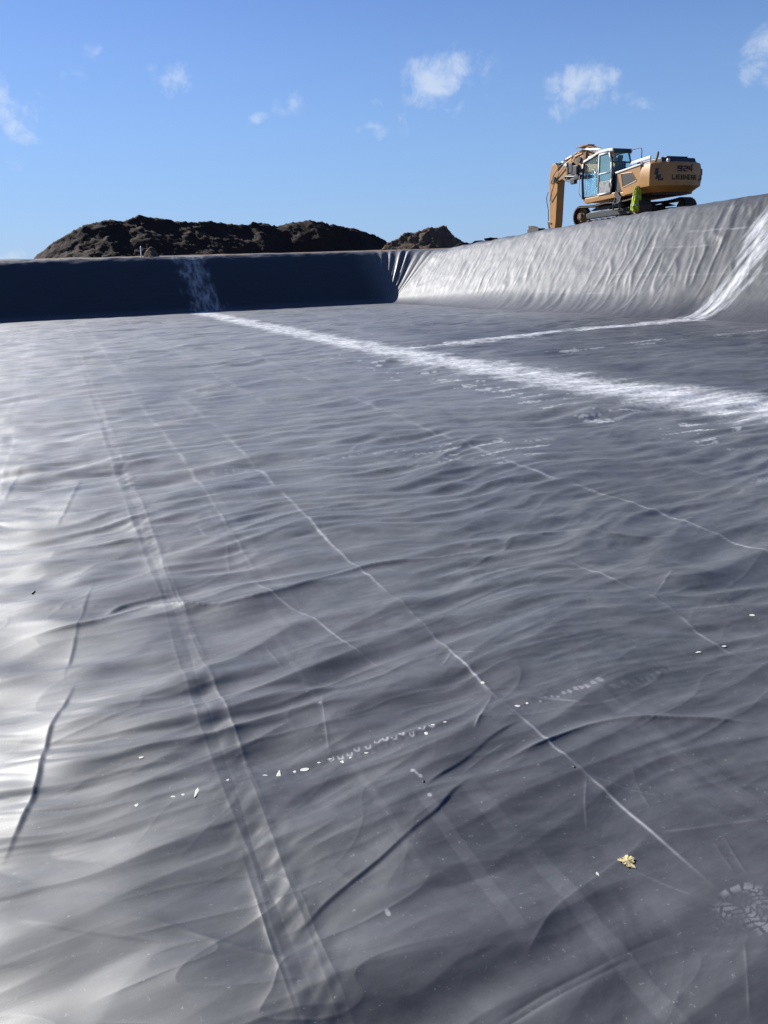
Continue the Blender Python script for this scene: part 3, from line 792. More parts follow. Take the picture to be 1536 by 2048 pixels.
def track(sy):
    y0, y1 = (.9, 1.5) if sy > 0 else (-1.5, -.9)
    ym = (y0 + y1) / 2
    out = y1 if sy > 0 else y0; sgn = 1 if sy > 0 else -1
    fr = MB(); fr.prism([(-1.5, .30), (1.45, .30), (1.45, .48), (1.2, .56), (-1.2, .56), (-1.5, .52)], ym - .15, ym + .15)
    fr.prism([(-1.2, .62), (1.2, .62), (.8, .74), (-.8, .74)], ym - .12, ym + .12)
    f = fr.build('track_frame', DARK, ex, .015)
    # chain of shoes round the idler and sprocket
    path = []
    R_ = .40; cx = 1.75
    for i in range(27): path.append((cx - 2 * cx * i / 26, .045, 0, 1))
    for i in range(1, 12): t = math.pi * i / 12; path.append((-cx - R_ * math.sin(t), .045 + R_ - R_ * math.cos(t), -math.sin(t), 0))
    for i in range(27): path.append((-cx + 2 * cx * i / 26, .045 + 2 * R_ - .05 * math.sin(math.pi * (i % 13) / 13), 0, 1))
    for i in range(1, 12): t = math.pi * i / 12; path.append((cx + R_ * math.sin(t), .045 + R_ + R_ * math.cos(t), 0, 0))
    ch = MB()
    n = len(path)
    for i in range(0, n):
        a = Vector((path[i][0], 0, path[i][1])); bb = Vector((path[(i + 1) % n][0], 0, path[(i + 1) % n][1]))
        d = (bb - a); L = d.length; d.normalize(); nr = Vector((d.z, 0, -d.x))   # outward
        mid = (a + bb) / 2
        if (mid + nr * .1 - Vector((0, 0, .44))).length < (mid - Vector((0, 0, .44))).length and abs(d.x) < .9: nr = -nr
        if abs(d.x) >= .9: nr = Vector((0, 0, -1 if mid.z < .4 else 1))
        q = [a - nr * .03, bb - nr * .03, bb + nr * .012, a + nr * .012]
        ch.prism([(v.x, v.z) for v in q], y0, y1)
        g = [mid - d * .012, mid + d * .012, mid + d * .008 + nr * .05, mid - d * .008 + nr * .05]
        ch.prism([(v.x, v.z) for v in g], y0 + .01, y1 - .01)
    ch.build('track_chain', STEEL, f)
    for nm, x_, r_, mm in (('idler', 1.75, .36, MUD), ('sprocket', -1.75, .36, MUD)):
        w = MB(); w.cyl((x_, ym - .10, .445), (x_, ym + .10, .445), r_, n=28); w.cyl((x_, ym - .16, .445), (x_, ym + .16, .445), r_ * .62, n=20)
        w.cyl((x_, ym, .445), (x_, out - sgn * .03, .445), r_ * .46, r_ * .4, n=20)
        for k in range(6):
            t = k * math.pi / 3; w.cyl((x_ + .1 * math.cos(t), ym, .445 + .1 * math.sin(t)), (x_ + .1 * math.cos(t), out + sgn * .0, .445 + .1 * math.sin(t)), .018, n=6)
        w.build(nm, mm, f, .012)
    for k in range(7):
        x_ = -1.2 + 2.4 * k / 6
        w = MB(); w.cyl((x_, ym - .22, .17), (x_, ym + .22, .17), .085, n=18); w.cyl((x_, ym - .26, .17), (x_, ym + .26, .17), .05, n=12)
        w.build('track_roller', MUD, f, .008)
    for x_ in (-.65, .65):
        w = MB(); w.cyl((x_, ym - .16, .73), (x_, ym + .16, .73), .07, n=16); w.build('carrier_roller', MUD, f, .008)
track(1); track(-1)
u = MB(); u.plan([(-.75, -.95), (.75, -.95), (.95, -.5), (.95, .5), (.75, .95), (-.75, .95), (-.95, .5), (-.95, -.5)], .42, .82,
                 [(-.55, -.6), (.55, -.6), (.65, -.4), (.65, .4), (.55, .6), (-.55, .6), (-.65, .4), (-.65, -.4)])
u.box(-.9, -.5, -1.0, 1.0, .4, .62); u.box(.5, .9, -1.0, 1.0, .4, .62)
u.build('undercarriage', STEEL, ex, .02)
u = MB(); u.cyl((0, 0, .80), (0, 0, 1.0), .66, n=40); u.build('slew_ring', STEEL, ex, .01)

# upper deck
dk = MB(); dk.plan([(-2.05, -1.3), (1.25, -1.3), (1.25, -.42), (.55, -.42), (.55, .44), (1.5, .44), (1.52, 1.4), (-2.05, 1.4)], .98, 1.16)
dk.build('deck', YEL, ex, .03)
sill = MB(); sill.prism([(1.55, 1.16), (1.5, 1.02), (1.32, .93), (-.75, .98), (-.75, 1.20), (.6, 1.18)], 1.33, 1.46); sill.build('cab_sill', YEL, ex, .03)
st_ = MB()
for (xx, zz) in ((-.78, .74), (-.78, .48)): st_.box(xx - .18, xx + .18, 1.38, 1.6, zz - .015, zz + .015)
for xx in (-.95, -.6): st_.tube([(xx, 1.45, 1.0), (xx - .02, 1.56, .74), (xx - .02, 1.56, .45)], .025)
st_.prism([(-.62, 1.26), (-.95, .96), (-1.0, .55), (-.86, .5), (-.7, .9), (-.5, 1.1)], 1.42, 1.47)
st_.build('boarding_step', DARK, ex)

# counterweight with its round tail
def tailpoly(inset=0.0, flat=0.0):
    pts = []
    for i in range(25):
        a = rad(-31 + 62 * i / 24)
        pts.append((-(2.95 - inset) * math.cos(a), -(2.95 - inset) * math.sin(a) * .965))
    w = 1.44 - inset
    pts = [(max(p[0], -2.95), max(-w + .36, min(w, p[1]))) for p in pts]
    f = [(-1.98, pts[-1][1]), (-1.98, pts[0][1])]
    return pts + f
cw = MB()
P0, P1, P2, P3 = tailpoly(.30), tailpoly(.02), tailpoly(0), tailpoly(.06)
n_ = len(P0)
lv = [(P0, .98), (P1, 1.20), (P2, 1.5), (P2, 1.75), (P3, 2.02), (tailpoly(.13), 2.07)]
vs = [(p[0], p[1], z) for L_, z in lv for p in L_]
fc = [tuple(range(n_ - 1, -1, -1)), tuple(range(len(vs) - n_, len(vs)))]
for k in range(len(lv) - 1):
    fc += [(k * n_ + i, k * n_ + (i + 1) % n_, (k + 1) * n_ + (i + 1) % n_, (k + 1) * n_ + i) for i in range(n_)]
cw._add(vs, fc)
cwo = cw.build('counterweight', YEL, ex, .025)
# belly shadow gap
bl_ = MB(); bl_.plan(tailpoly(.42), .90, .985); bl_.build('belly_plate', DARK, ex)
# tail lamps in slanted recesses
for sgn in (1, -.84):
    w = MB()
    for i, (yy0, yy1, z0, z1) in enumerate([(1.30, 1.17, 1.83, 1.60), (1.26, 1.08, 1.60, 1.44), (1.14, .98, 1.46, 1.38)]):
        for s2 in (0,):
            ya, yb = sgn * yy0, sgn * yy1
            def xr(y_): return -math.sqrt(max(2.95 ** 2 - (y_ / .965) ** 2, 1)) - .012
            w._add([(xr(ya), ya, z1), (xr(yb), yb, z1), (xr(yb - sgn * .02), yb - sgn * .02, z0), (xr(ya - sgn * .04), ya - sgn * .04, z0),
                    (xr(ya) + .1, ya, z1), (xr(yb) + .1, yb, z1), (xr(yb) + .1, yb - sgn * .02, z0), (xr(ya) + .1, ya - sgn * .04, z0)],
                   [(0, 1, 2, 3), (7, 6, 5, 4), (0, 4, 5, 1), (1, 5, 6, 2), (2, 6, 7, 3), (3, 7, 4, 0)])
    lr = w.build('lamp_recess', DARK, cwo)
    w = MB(); yl = sgn * 1.09
    w.box(xr(yl) - .012, xr(yl) + .05, yl - .06, yl + .06, 1.40, 1.47); w.build('tail_lamp', REDL, lr, .008)
# lettering on the tail
STROKES = {'L': [(0, 0, 1.3, 7), (0, 0, 4.6, 1.5)], 'I': [(0, 0, 1.4, 7)], 'E': [(0, 0, 1.4, 7), (0, 0, 4.7, 1.35), (0, 2.85, 4.3, 4.15), (0, 5.65, 4.7, 7)],
           'B': [(0, 0, 1.4, 7), (0, 0, 4.6, 1.3), (0, 2.85, 4.6, 4.1), (0, 5.7, 4.6, 7), (3.8, 1, 5.2, 3.2), (3.6, 3.8, 5.0, 6.2)],
           'H': [(0, 0, 1.4, 7), (3.8, 0, 5.2, 7), (0, 2.8, 5.2, 4.2)], 'R': [(0, 0, 1.4, 7), (0, 2.7, 4.6, 4.0), (0, 5.7, 4.6, 7), (3.7, 3.6, 5.1, 6.3), (3.7, 0, 5.1, 3.0)],
           '9': [(0, 2.7, 5, 4), (0, 5.7, 5, 7), (0, 2.7, 1.4, 7), (3.7, 0, 5.1, 7), (0, 0, 5, 1.3)], '2': [(0, 0, 5, 1.3), (0, 0, 1.4, 4), (0, 2.8, 5, 4.1), (3.6, 2.8, 5, 7), (0, 5.7, 5, 7)],
           '4': [(3.2, 0, 4.6, 7), (0, 2.0, 5.4, 3.3), (0, 2.0, 1.4, 7)]}
def lettering(txt, size, yc, zc, xscale, name, offset):
    u_ = size / 7; pos = 0; rects = []
    for ch in txt:
        wd = max(r[2] for r in STROKES[ch])
        for (a, b, c, d) in STROKES[ch]: rects.append(((pos + a) * u_ * xscale, (b - 3.5) * u_, (pos + c) * u_ * xscale, (d - 3.5) * u_))
        pos += wd + 1.1
    W_ = (pos - 1.1) * u_ * xscale
    w = MB()
    for k, (a, b, c, d) in enumerate(rects):
        n = max(1, int((c - a) / .06))
        for i in range(n):          # x of the text runs to the machine's right when read from behind; wrapped on the curved tail
            y0 = yc + W_ / 2 - (a + (c - a) * i / n); y1 = yc + W_ / 2 - (a + (c - a) * (i + 1) / n)
            x0, x1 = (-math.sqrt(2.95 ** 2 - (q / .965) ** 2) - .007 - .0004 * (k % 5) for q in (y0, y1))
            w._add([(x0, y0, zc + b), (x1, y1, zc + b), (x1, y1, zc + d), (x0, y0, zc + d)], [(0, 1, 2, 3)])
    return w.build(name, LET, cwo)
lettering("924", .21, .02, 1.80, 1.45, 'number_lettering', .0)
lettering("LIEBHERR", .18, .0, 1.49, 1.12, 'name_lettering', .0)
# lifting eyes, exhaust and lamp on top of the tail
w = MB(); w.cyl((-2.62, .62, 2.05), (-2.62, .62, 2.12), .05); w.cyl((-2.62, .62, 2.12), (-2.62, .62, 2.20), .075, .05, 16); w.build('work_lamp', GRYW, ex, .01)
w = MB(); w.cyl((-2.55, -.85, 2.05), (-2.55, -.85, 2.13), .06, .05); w.build('lifting_eye', YEL, ex, .01)
w = MB(); w.cyl((-2.80, -.35, 1.93), (-2.925, -.35, 1.93), .035); w.build('rear_camera', DARK, ex, .006)

# engine hood, side panels
h_ = MB(); h_.prism([(-2.45, 2.05), (-2.35, 2.30), (-.95, 2.30), (-.85, 2.05)], -1.05, .72); h_.build('engine_hood', DARK, ex, .05)
h_ = MB(); h_.box(-2.25, -1.2, -.75, .35, 2.29, 2.36); h_.build('hood_vent', DARK, ex, .03)
sp_ = MB(); sp_.prism([(-2.0, 1.06), (-1.1, 1.0), (-.86, 1.28), (-.6, 1.92), (-1.4, 2.0), (-2.0, 2.05)], 1.30, 1.43)
spo = sp_.build('side_panel', YEL, ex, .03)
g_ = MB(); g_.prism([(-.90, 1.83), (-1.48, 1.80), (-1.76, 1.50), (-1.02, 1.36)], 1.425, 1.437); g_.build('side_grille', GRILLE, spo, .004)
fr = MB(); q = [(-.86, 1.86), (-1.5, 1.83), (-1.80, 1.49), (-1.0, 1.32)]
for i in range(4):
    a, b2 = q[i], q[(i + 1) % 4]; fr.tube([(a[0], 1.435, a[1]), (b2[0], 1.435, b2[1])], .014, 6)
fr.build('grille_frame', YEL, spo)
w = MB(); w.prism([(-2.0, 2.03), (-.55, 1.90), (-.5, 1.97), (-2.0, 2.09)], 1.0, 1.46); w.build('panel_cap', GRYW, ex, .015)
w = MB(); w.box(-1.97, -.5, -1.06, -.9, 1.1, 2.03); w.box(-.55, .5, -1.06, -.5, 1.1, 1.85); w.build('right_cowl', YEL, ex, .04)
w = MB(); w.box(-.95, -.45, .44, 1.38, 1.1, 1.9); w.build('cab_rear_bulkhead', DARK, ex, .03)
# guard rail beside the hood: white, two openings
w = MB()
w.prism([(-2.1, 2.10), (-.75, 1.96), (-.75, 2.02), (-2.1, 2.15)], 1.05, 1.09)
for x0, x1, zz in ((-2.1, -.85, 0),):
    w.tube([(-2.12, 1.07, 2.10), (-2.12, 1.07, 2.34), (-1.05, 1.07, 2.27), (-.84, 1.07, 2.0)], .032)
w.tube([(-1.62, 1.07, 2.08), (-1.62, 1.07, 2.31)], .03); w.tube([(-1.12, 1.07, 2.04), (-1.12, 1.07, 2.27)], .03)
w.prism([(-2.12, 2.27), (-1.05, 2.2), (-1.02, 2.28), (-2.12, 2.36)], 1.045, 1.095)
w.build('guard_rail', GRYW, ex)
w = MB(); w.tube(arc((-2.42, 1.14, 2.04), (-2.45, 1.02, 2.2), (-2.4, .95, 2.46)), .045); w.build('exhaust_pipe', MUD, ex, smooth=True)
w = MB(); w.tube([(-.25, .58, 2.84), (-.9, .58, 2.86), (-1.02, .58, 2.82), (-1.05, .58, 2.72), (-1.05, .58, 2.05)], .018); w.build('handrail', DARK, ex, smooth=True)

# cab
cy0, cy1 = .46, 1.44
def cab_loop(yy, rails=True):
    return [(-.30, 1.20), (-.33, 1.6), (-.28, 2.40), (-.10, 2.84), (.55, 2.84), (1.52, 2.62), (1.60, 1.9), (1.52, 1.20)]
cab = MB()
L_ = cab_loop(0)
for yy in (cy0, cy1):
    for i in range(len(L_)):
        a, b2 = L_[i], L_[(i + 1) % len(L_)]
        rr = .034 if not (i in (5, 6)) else .026
        cab.tube([(a[0], yy, a[1]), (b2[0], yy, b2[1])], rr, 8)
for p in (L_[0], L_[2], L_[3], L_[5], L_[7]): cab.tube([(p[0], cy0, p[1]), (p[0], cy1, p[1])], .032, 8)
cab.box(-.32, 1.52, cy0, cy1, 1.13, 1.19)
cabo = cab.build('cab', DARK, ex, smooth=True)
rf = MB(); rf.prism([(-.34, 2.80), (-.30, 2.93), (.2, 2.96), (.6, 2.93), (1.62, 2.70), (1.62, 2.60), (.55, 2.83)], cy0 - .03, cy1 + .03); rf.build('cab_roof', GRYW, cabo, .03)
# door: pale frame, two panes, kick panel with a mottled reflection painted in
dr = MB()
dl = [(.52, 1.21), (.52, 2.78), (-.12, 2.78), (-.27, 2.40), (-.31, 1.75), (-.26, 1.21)]
for i in range(len(dl)):
    a, b2 = dl[i], dl[(i + 1) % len(dl)]; dr.tube([(a[0], cy1 + .03, a[1]), (b2[0], cy1 + .03, b2[1])], .033, 8)
dr.tube([(.52, cy1 + .03, 2.02), (-.3, cy1 + .03, 2.02)], .022, 8)
dro = dr.build('cab_door', GRYW, cabo, smooth=True)
k_ = MB(); k_.prism([(.49, 1.24), (.49, 1.70), (-.29, 1.70), (-.24, 1.24)], cy1 + .005, cy1 + .035); k_.build('kick_panel', mat("panel_reflection", (.30, .30, .28), .4, noise=.6, nscale=9), dro, .006)
k_ = MB(); k_.prism([(.49, 1.70), (.49, 2.75), (-.12, 2.75), (-.25, 2.40), (-.29, 1.75), (-.29, 1.70)], cy1 + .014, cy1 + .024); k_.build('door_pane', GLASS2, dro)
k_ = MB(); k_.box(-.28, -.20, cy1 + .035, cy1 + .075, 1.42, 1.62); k_.build('door_handle', DARK, dro, .01)
k_ = MB(); k_.box(-.315, -.305, cy0 + .05, cy1 - .05, 1.98, 2.76); k_.build('rear_pane', GLASS, cabo)
k_ = MB(); k_.box(-.335, -.30, cy0 + .02, cy1 - .02, 2.74, 2.90); k_.build('rear_header', DARK, cabo, .008)
k_ = MB(); k_.prism([(1.50, 1.24), (1.48, 2.60), (.58, 2.78), (.58, 1.24)], cy1 - .006, cy1); k_.build('side_pane', GLASS, cabo)
k_ = MB(); k_.prism([(-.1, 1.19), (.45, 1.19), (.45, 1.62), (-.02, 1.72), (-.18, 2.45), (-.3, 2.45), (-.24, 1.5)], .7, 1.2); k_.prism([(-.2, 2.45), (-.1, 2.45), (-.16, 2.68), (-.26, 2.68)], .82, 1.08)
seat = k_.build('driver_seat', SEATM, cabo, .05)
for yy in (.62, 1.3):
    k_ = MB(); k_.box(.1, .7, yy - .06, yy + .06, 1.5, 1.75); k_.tube([(.62, yy, 1.74), (.66, yy, 1.95)], .022); k_.build('control_lever', DARK, cabo)
k_ = MB(); k_.tube([(1.1, .95, 1.19), (1.05, .95, 1.6)], .04); k_.box(.98, 1.14, .8, 1.1, 1.6, 1.9); k_.box(1.15, 1.3, .7, 1.2, 1.19, 1.3); k_.build('console', DARK, cabo, .01)
k_ = MB(); k_.tube([(1.50, cy1 + .03, 2.62), (1.60, cy1 + .04, 1.9), (1.54, cy1 + .03, 1.15)], .045); k_.build('front_pillar', DARK, cabo)
k_ = MB(); k_.tube([(1.62, 1.52, 1.25), (1.66, 1.6, 1.4), (1.66, 1.6, 2.1), (1.60, 1.5, 2.3)], .016); k_.tube([(1.3, 1.49, 1.3), (1.24, 1.5, 1.42), (1.2, 1.5, 2.1)], .014); k_.build('grab_rail', GRYW, cabo, smooth=True)
k_ = MB(); k_.tube([(1.55, 1.46, 2.3), (1.72, 1.62, 2.36)], .014); k_.box(1.68, 1.74, 1.56, 1.76, 2.16, 2.5); k_.build('side_mirror', DARK, cabo, .01)
for yy in (.6, 1.15):
    k_ = MB(); k_.box(1.3, 1.5, yy, yy + .15, 2.76, 2.87); k_.build('roof_lamp', GRYW, cabo, .01)

# boom in two pieces, cylinders, stick
def bar(poly, y0, y1, name, m, parent, bev=.03):
    w = MB(); w.prism(poly, y0, y1); return w.build(name, m, parent, bev)
boom = bar([(.1, 1.55), (.35, 1.42), (1.0, 1.75), (1.75, 2.3), (2.4, 2.42), (3.2, 2.42), (3.7, 2.6), (3.75, 3.1), (3.2, 3.28), (2.2, 3.22), (1.5, 2.92), (.7, 2.3), (.15, 1.85)], -.24, .24, 'boom', YEL, ex)
bf = bar([(3.35, 2.75), (3.65, 2.62), (5.15, 2.32), (5.45, 2.36), (5.48, 2.55), (5.2, 2.72), (4.6, 3.08), (3.9, 3.30), (3.35, 3.34), (3.18, 3.1)], -.20, .20, 'boom_extension', YEL, ex)
for (xx, zz, rr) in ((3.42, 3.05, .13), (5.36, 2.46, .11), (.25, 1.65, .13)):
    w = MB(); w.cyl((xx, -.31, zz), (xx, .31, zz), rr); w.build('pivot_pin', DARK, boom if xx < 5 else bf, .01)
# stick cylinder on top with bright rod
w = MB(); w.cyl((3.05, 0, 3.52), (4.75, 0, 3.24), .085); w.prism([(2.95, 3.2), (3.2, 3.2), (3.15, 3.6), (2.98, 3.6)], -.14, .14); cyo = w.build('stick_cylinder', YEL, ex, .01)
w = MB(); w.cyl((4.7, 0, 3.25), (5.42, 0, 3.10), .05); w.build('cylinder_rod', CHROME, cyo, smooth=True)
# hydraulic adjusting cylinders below, dark clutter of hoses and valve blocks
for yy in (-.34, .34):
    w = MB(); w.cyl((1.5, yy, 1.35), (1.95, yy, 2.0), .085); w.cyl((1.35, yy, 1.2), (1.6, yy, 1.4), .10); c1 = w.build('boom_cylinder', YEL, ex, .01)
    w = MB(); w.cyl((1.93, yy, 1.97), (2.25, yy, 2.5), .05); w.build('cylinder_rod', CHROME, c1, smooth=True)
w = MB(); w.cyl((3.0, 0, 2.28), (3.8, 0, 2.36), .10); w.cyl((2.75, .0, 2.26), (3.0, 0, 2.28), .07); w.cyl((3.8, .0, 2.36), (4.5, 0, 2.42), .055); w.build('adjusting_cylinder', DARK, ex, .01)
w = MB()
w.box(3.45, 3.95, .20, .34, 2.45, 2.85); w.box(3.95, 4.25, .2, .3, 2.30, 2.52); w.box(3.3, 3.62, .2, .42, 2.2, 2.42); w.box(3.2, 3.55, .2, .38, 2.5, 2.72); w.box(3.6, 3.9, .22, .4, 2.05, 2.3); w.cyl((3.3, .36, 2.3), (4.3, .36, 2.44), .06); w.box(3.85, 4.1, .22, .36, 2.55, 3.0)
w.build('valve_block', DARK, ex, .02)
w = MB(); w.box(4.3, 4.42, .2, .27, 2.3, 3.05); w.box(2.9, 3.1, .2, .32, 2.9, 3.3); w.prism([(3.5, 2.9), (4.2, 2.75), (4.35, 3.0), (3.6, 3.2)], .2, .25); w.build('bracket_plate', MUD, boom, .01)
rnd = random.Random(3)
w = MB()
for i in range(5):
    o_ = .03 * i
    w.tube(arc((2.1, .26 + .02 * i, 2.95 + o_), (3.2, .3 + .02 * i, 3.65 + o_ * .5), (4.0, .28, 3.28 - o_), 10), .020, 6)
for i in range(4):
    w.tube(arc((3.5 + .1 * i, .3, 2.4), (4.0 + .1 * i, .36, 1.9 + .06 * i), (4.6 + .05 * i, .28, 2.5), 10), .017, 6)
w.tube(arc((4.3, .28, 3.15), (5.2, .4, 2.9), (5.62, .24, 2.3), 12), .02, 6); w.tube(arc((4.3, .25, 3.05), (5.1, .45, 2.6), (5.66, .26, 1.5), 12), .018, 6)
for i in range(3): w.tube(arc((2.8, .3, 2.5 - .05 * i), (3.0, .36, 2.05 + .03 * i), (3.6, .3, 2.35), 10), .018, 6)
w.build('hydraulic_hose', RUB, boom, smooth=True)
w = MB()
for k in range(2): w.tube([(2.45, .16 - .32 * k, 3.10), (2.5, .16 - .32 * k, 3.42), (3.3, .16 - .32 * k, 3.66), (3.85, .16 - .32 * k, 3.60)], .022, 6)
w.box(2.95, 3.75, -.2, .2, 3.60, 3.635); w.build('hose_guard', YEL, boom)
w = MB(); w.tube([(1.45, .26, 2.95), (2.15, .26, 3.27), (3.1, .26, 3.42)], .032, 8); w.tube([(1.45, .16, 2.98), (2.15, .16, 3.31), (3.1, .16, 3.46)], .032, 8); w.build('steel_pipe', GRYW, boom, smooth=True)
w = MB(); w.box(4.35, 4.55, .2, .3, 2.9, 3.02); w.build('boom_lamp', GRYW, bf, .01)
w = MB(); w.box(3.0, 3.14, .24, .36, 2.62, 2.8); w.build('boom_lamp', GRYW, boom, .01)
# stick hanging straight down
sk_ = bar([(5.16, 3.02), (5.40, 3.20), (5.64, 3.12), (5.80, 2.75), (5.84, 2.35), (5.72, .55), (5.64, .12), (5.30, .10), (5.22, .5), (5.12, 2.2), (5.08, 2.6)], -.21, .21, 'stick', YEL, ex)
w = MB(); w.cyl((5.86, 0, 2.2), (5.80, 0, 1.15), .075); w.prism([(5.70, 2.1), (5.95, 2.18), (5.92, 2.36), (5.70, 2.36)], -.1, .1); c2 = w.build('bucket_cylinder', YEL, ex, .01)
w = MB(); w.cyl((5.80, 0, 1.18), (5.76, 0, .48), .045); w.build('cylinder_rod', CHROME, c2, smooth=True)
for yy in (-.2, .15):
    w = MB(); w.prism([(5.84, .52), (5.90, .44), (5.72, .02), (5.62, .05)], yy, yy + .05); w.build('bucket_link', STEEL, ex, .008)
w = MB(); w.prism([(5.55, .5), (5.85, .56), (5.87, .48), (5.55, .42)], .205, .24); w.build('rocker_link', STEEL, ex, .008)
w = MB(); w.prism([(5.20, .12), (5.75, .14), (5.80, -.02), (5.70, -.16), (5.25, -.16), (5.12, -.02)], -.22, .22); w.build('quick_coupler', DARK, ex, .02)
w = MB(); w.tube([(5.9, .2, 1.95), (5.98, .24, 1.7), (5.96, .22, 1.45), (5.86, .2, 1.1), (5.84, .2, .6)], .018, 6); w.tube([(5.72, .19, 2.45), (5.62, .2, 1.9), (5.58, .2, 1.6), (5.70, .2, 1.35)], .016, 6); w.build('stick_hose', RUB, sk_, smooth=True)

# hi-vis jacket hung on the flank
def jacket():
    r = bpy.data.objects.new('safety_jacket', None); C.objects.link(r)
    tag(r, 'yellow-green high visibility jacket hanging on the flank of the excavator', 'jacket')
    rows = []
    n = 28
    for i in range(25):
        t = i / 24
        wdt = np.interp(t, [0, .08, .3, .6, .85, 1], [.03, .10, .15, .18, .24, .21])
        dep = np.interp(t, [0, .1, .4, .8, 1], [.04, .08, .11, .13, .09])
        cx_ = np.interp(t, [0, .5, 1], [-.04, 0, .05])
        row = []
        for k in range(n):
            a = 2 * math.pi * k / n
            f_ = 1 + .16 * math.sin(5 * a + 4 * t) + .12 * math.sin(9 * a - 9 * t) * t + .06 * math.sin(14 * a + 17 * t)
            row.append((cx_ + wdt * math.cos(a) * f_, dep * math.sin(a) * f_, -.92 * t + (.02 * math.sin(4 * a) if i == 24 else 0)))
        rows.append(row)
    o = grid_mesh('jacket_body', np.array(rows), HIV, closed=True); o.parent = r
    sd_ = o.modifiers.new('solid', 'SOLIDIFY'); sd_.thickness = .008
    for (i0, i1) in ((9, 11), (17, 19)):
        band = np.array(rows[i0:i1 + 1]); c_ = band.mean(1, keepdims=True)
        band[..., :2] = c_[..., :2] + (band[..., :2] - c_[..., :2]) * 1.06
        q = grid_mesh('reflective_band', band, REFL, closed=True); q.parent = r
    # sleeve bunched on the shaded side, dark collar
    w = MB(); w.tube([(.16, .06, -.12), (.22, .07, -.3), (.24, .08, -.5), (.22, .08, -.66)], .062, 10); s1 = w.build('sleeve', HIV, r, smooth=True)
    w = MB(); w.tube([(-.13, .10, -.14), (-.17, .13, -.32), (-.16, .14, -.5), (-.14, .13, -.62)], .058, 10); w.build('sleeve', HIV, r, smooth=True)
    w = MB(); w.tube([(.06, .03, .0), (.12, .07, -.08), (.15, .10, -.35), (.13, .12, -.55)], .03, 8); w.build('dark_trim', NAVY, r, smooth=True)
    return r
jk = jacket()
jp = aty(1272, 372, 26.35)
jk.location = (21.55, 26.02, 4.27); jk.rotation_euler = (0, rad(4), rad(-62))
jk.scale = (.66, .8, .98)

# ------------------------------------------------------------------ small things along the crest
def blob(name, loc, size, m, seed, label, cat, group=None, rough=.35, sub=2, rot=0):
    bm_ = bmesh.new(); bmesh.ops.create_icosphere(bm_, subdivisions=sub, radius=1)
    rr = random.Random(seed); ph = [rr.uniform(0, 6) for _ in range(9)]
    for v in bm_.verts:
        c_ = v.co
        k = 1 + rough * (.6 * math.sin(3.1 * c_.x + ph[0]) * math.cos(2.7 * c_.y + ph[1]) + .5 * math.sin(5.3 * c_.y + ph[2] + 3 * c_.z) + .35 * math.sin(9 * c_.x + ph[3]) * math.sin(8 * c_.z + ph[4]) + .3 * math.sin(11 * c_.y + 7 * c_.x + ph[5]))
        v.co = Vector((c_.x * size[0] * k, c_.y * size[1] * k, c_.z * size[2] * (k if size[2] > .01 else 1)))
    me = bpy.data.meshes.new(name); bm_.to_mesh(me); bm_.free()
    me.materials.append(m)
    for p in me.polygons: p.use_smooth = sub > 2
    o = bpy.data.objects.new(name, me); C.objects.link(o)
    o.location = loc; o.rotation_euler = (0, 0, rot)
    tag(o, label, cat, group)
    return o
p = aty(283, 519, 37.0)
w = MB(); w.prism([(-.02, -.3), (.02, -.3), (.02, .5), (0, .56), (-.02, .5)], -.02, .02); o = w.build('marker_stake', mat("white_timber", (.72, .72, .70), .7, noise=.15), None)
o.location = (p[0], 37.0, p[2]); o.rotation_euler = (0, .05, .3); tag(o, 'thin white timber marker stake on the far bank crest', 'stake')
p = aty(1072, 461, 30.6)
w = MB(); w.box(-.55, .55, -.16, .16, -.12, .05); w.prism([(-.2, .05), (.5, .05), (.55, .2), (.2, .16)], -.12, .12); o = w.build('timber_offcut', mat("weathered_timber", (.06, .052, .045), .9, noise=.4), None, .02)
o.location = (p[0], 30.6, p[2] + .02); o.rotation_euler = (0, 0, 1.45); tag(o, 'dark timber offcut lying on the right bank crest left of the excavator arm', 'timber')
CL = [(930, 488, 36.5, .32, 'flat pale soil clod just right of the small craggy heap'), (952, 485, 36.0, .22, 'smallest dark soil clod on the right bank crest'), (968, 481, 35.4, .26, 'middle soil clod of the line on the right bank crest'), (990, 477, 34.2, .3, 'soil clod nearest the timber offcut on the crest')]
for i, (px, py, yd, sz, lb) in enumerate(CL):
    p = aty(px, py + 4, yd); blob('soil_clod', p, (sz * 1.5, sz * .6, sz * .36), M_SOIL, 40 + i, lb, 'soil clod', 'clods along the right crest', sub=3, rough=.6)

# ------------------------------------------------------------------ specks lying on the liner
def floor_z(x, y):
    X_, Y_ = np.array([x], np.float32), np.array([y], np.float32)
    Z_ = floor_relief(X_, Y_, np.full(1, .004, np.float32)); D0 = np.zeros(1, np.float32)
    Z_, _ = seg_apply(X_, Y_, np.full(1, .004, np.float32), Z_, D0)
    return float(Z_[0])
M_FLECK = mat("dried_mud_white", (.56, .55, .49), .9, noise=.2, nscale=60)
M_YMUD = mat("dry_leaf", (.50, .40, .20), .95, noise=.25, nscale=60, bump=.12, bscale=90)
M_PEB = mat("black_pebble", (.01, .01, .01), .6)
def fleck(px, py, wpx, hpx, label, seed, m=M_FLECK, cat='mud fleck', group=None, name='mud_fleck', thick=.0004):
    p = at(px, py); e1 = at(px + wpx / 2, py); e2 = at(px, py - hpx / 2)
    sx = max(np.linalg.norm(e1 - p), .002); sy = max(np.linalg.norm(e2 - p), .002)
    return blob(name, (p[0], p[1], floor_z(p[0], p[1]) + thick * .6), (sx * .82, sy * .82, thick), m, seed, label, cat, group, rough=.3, rot=-.38)
G = 'flecks of dried mud on the liner'
ROW = 'small cream mud fleck in the dotted row crossing the broad double weld'
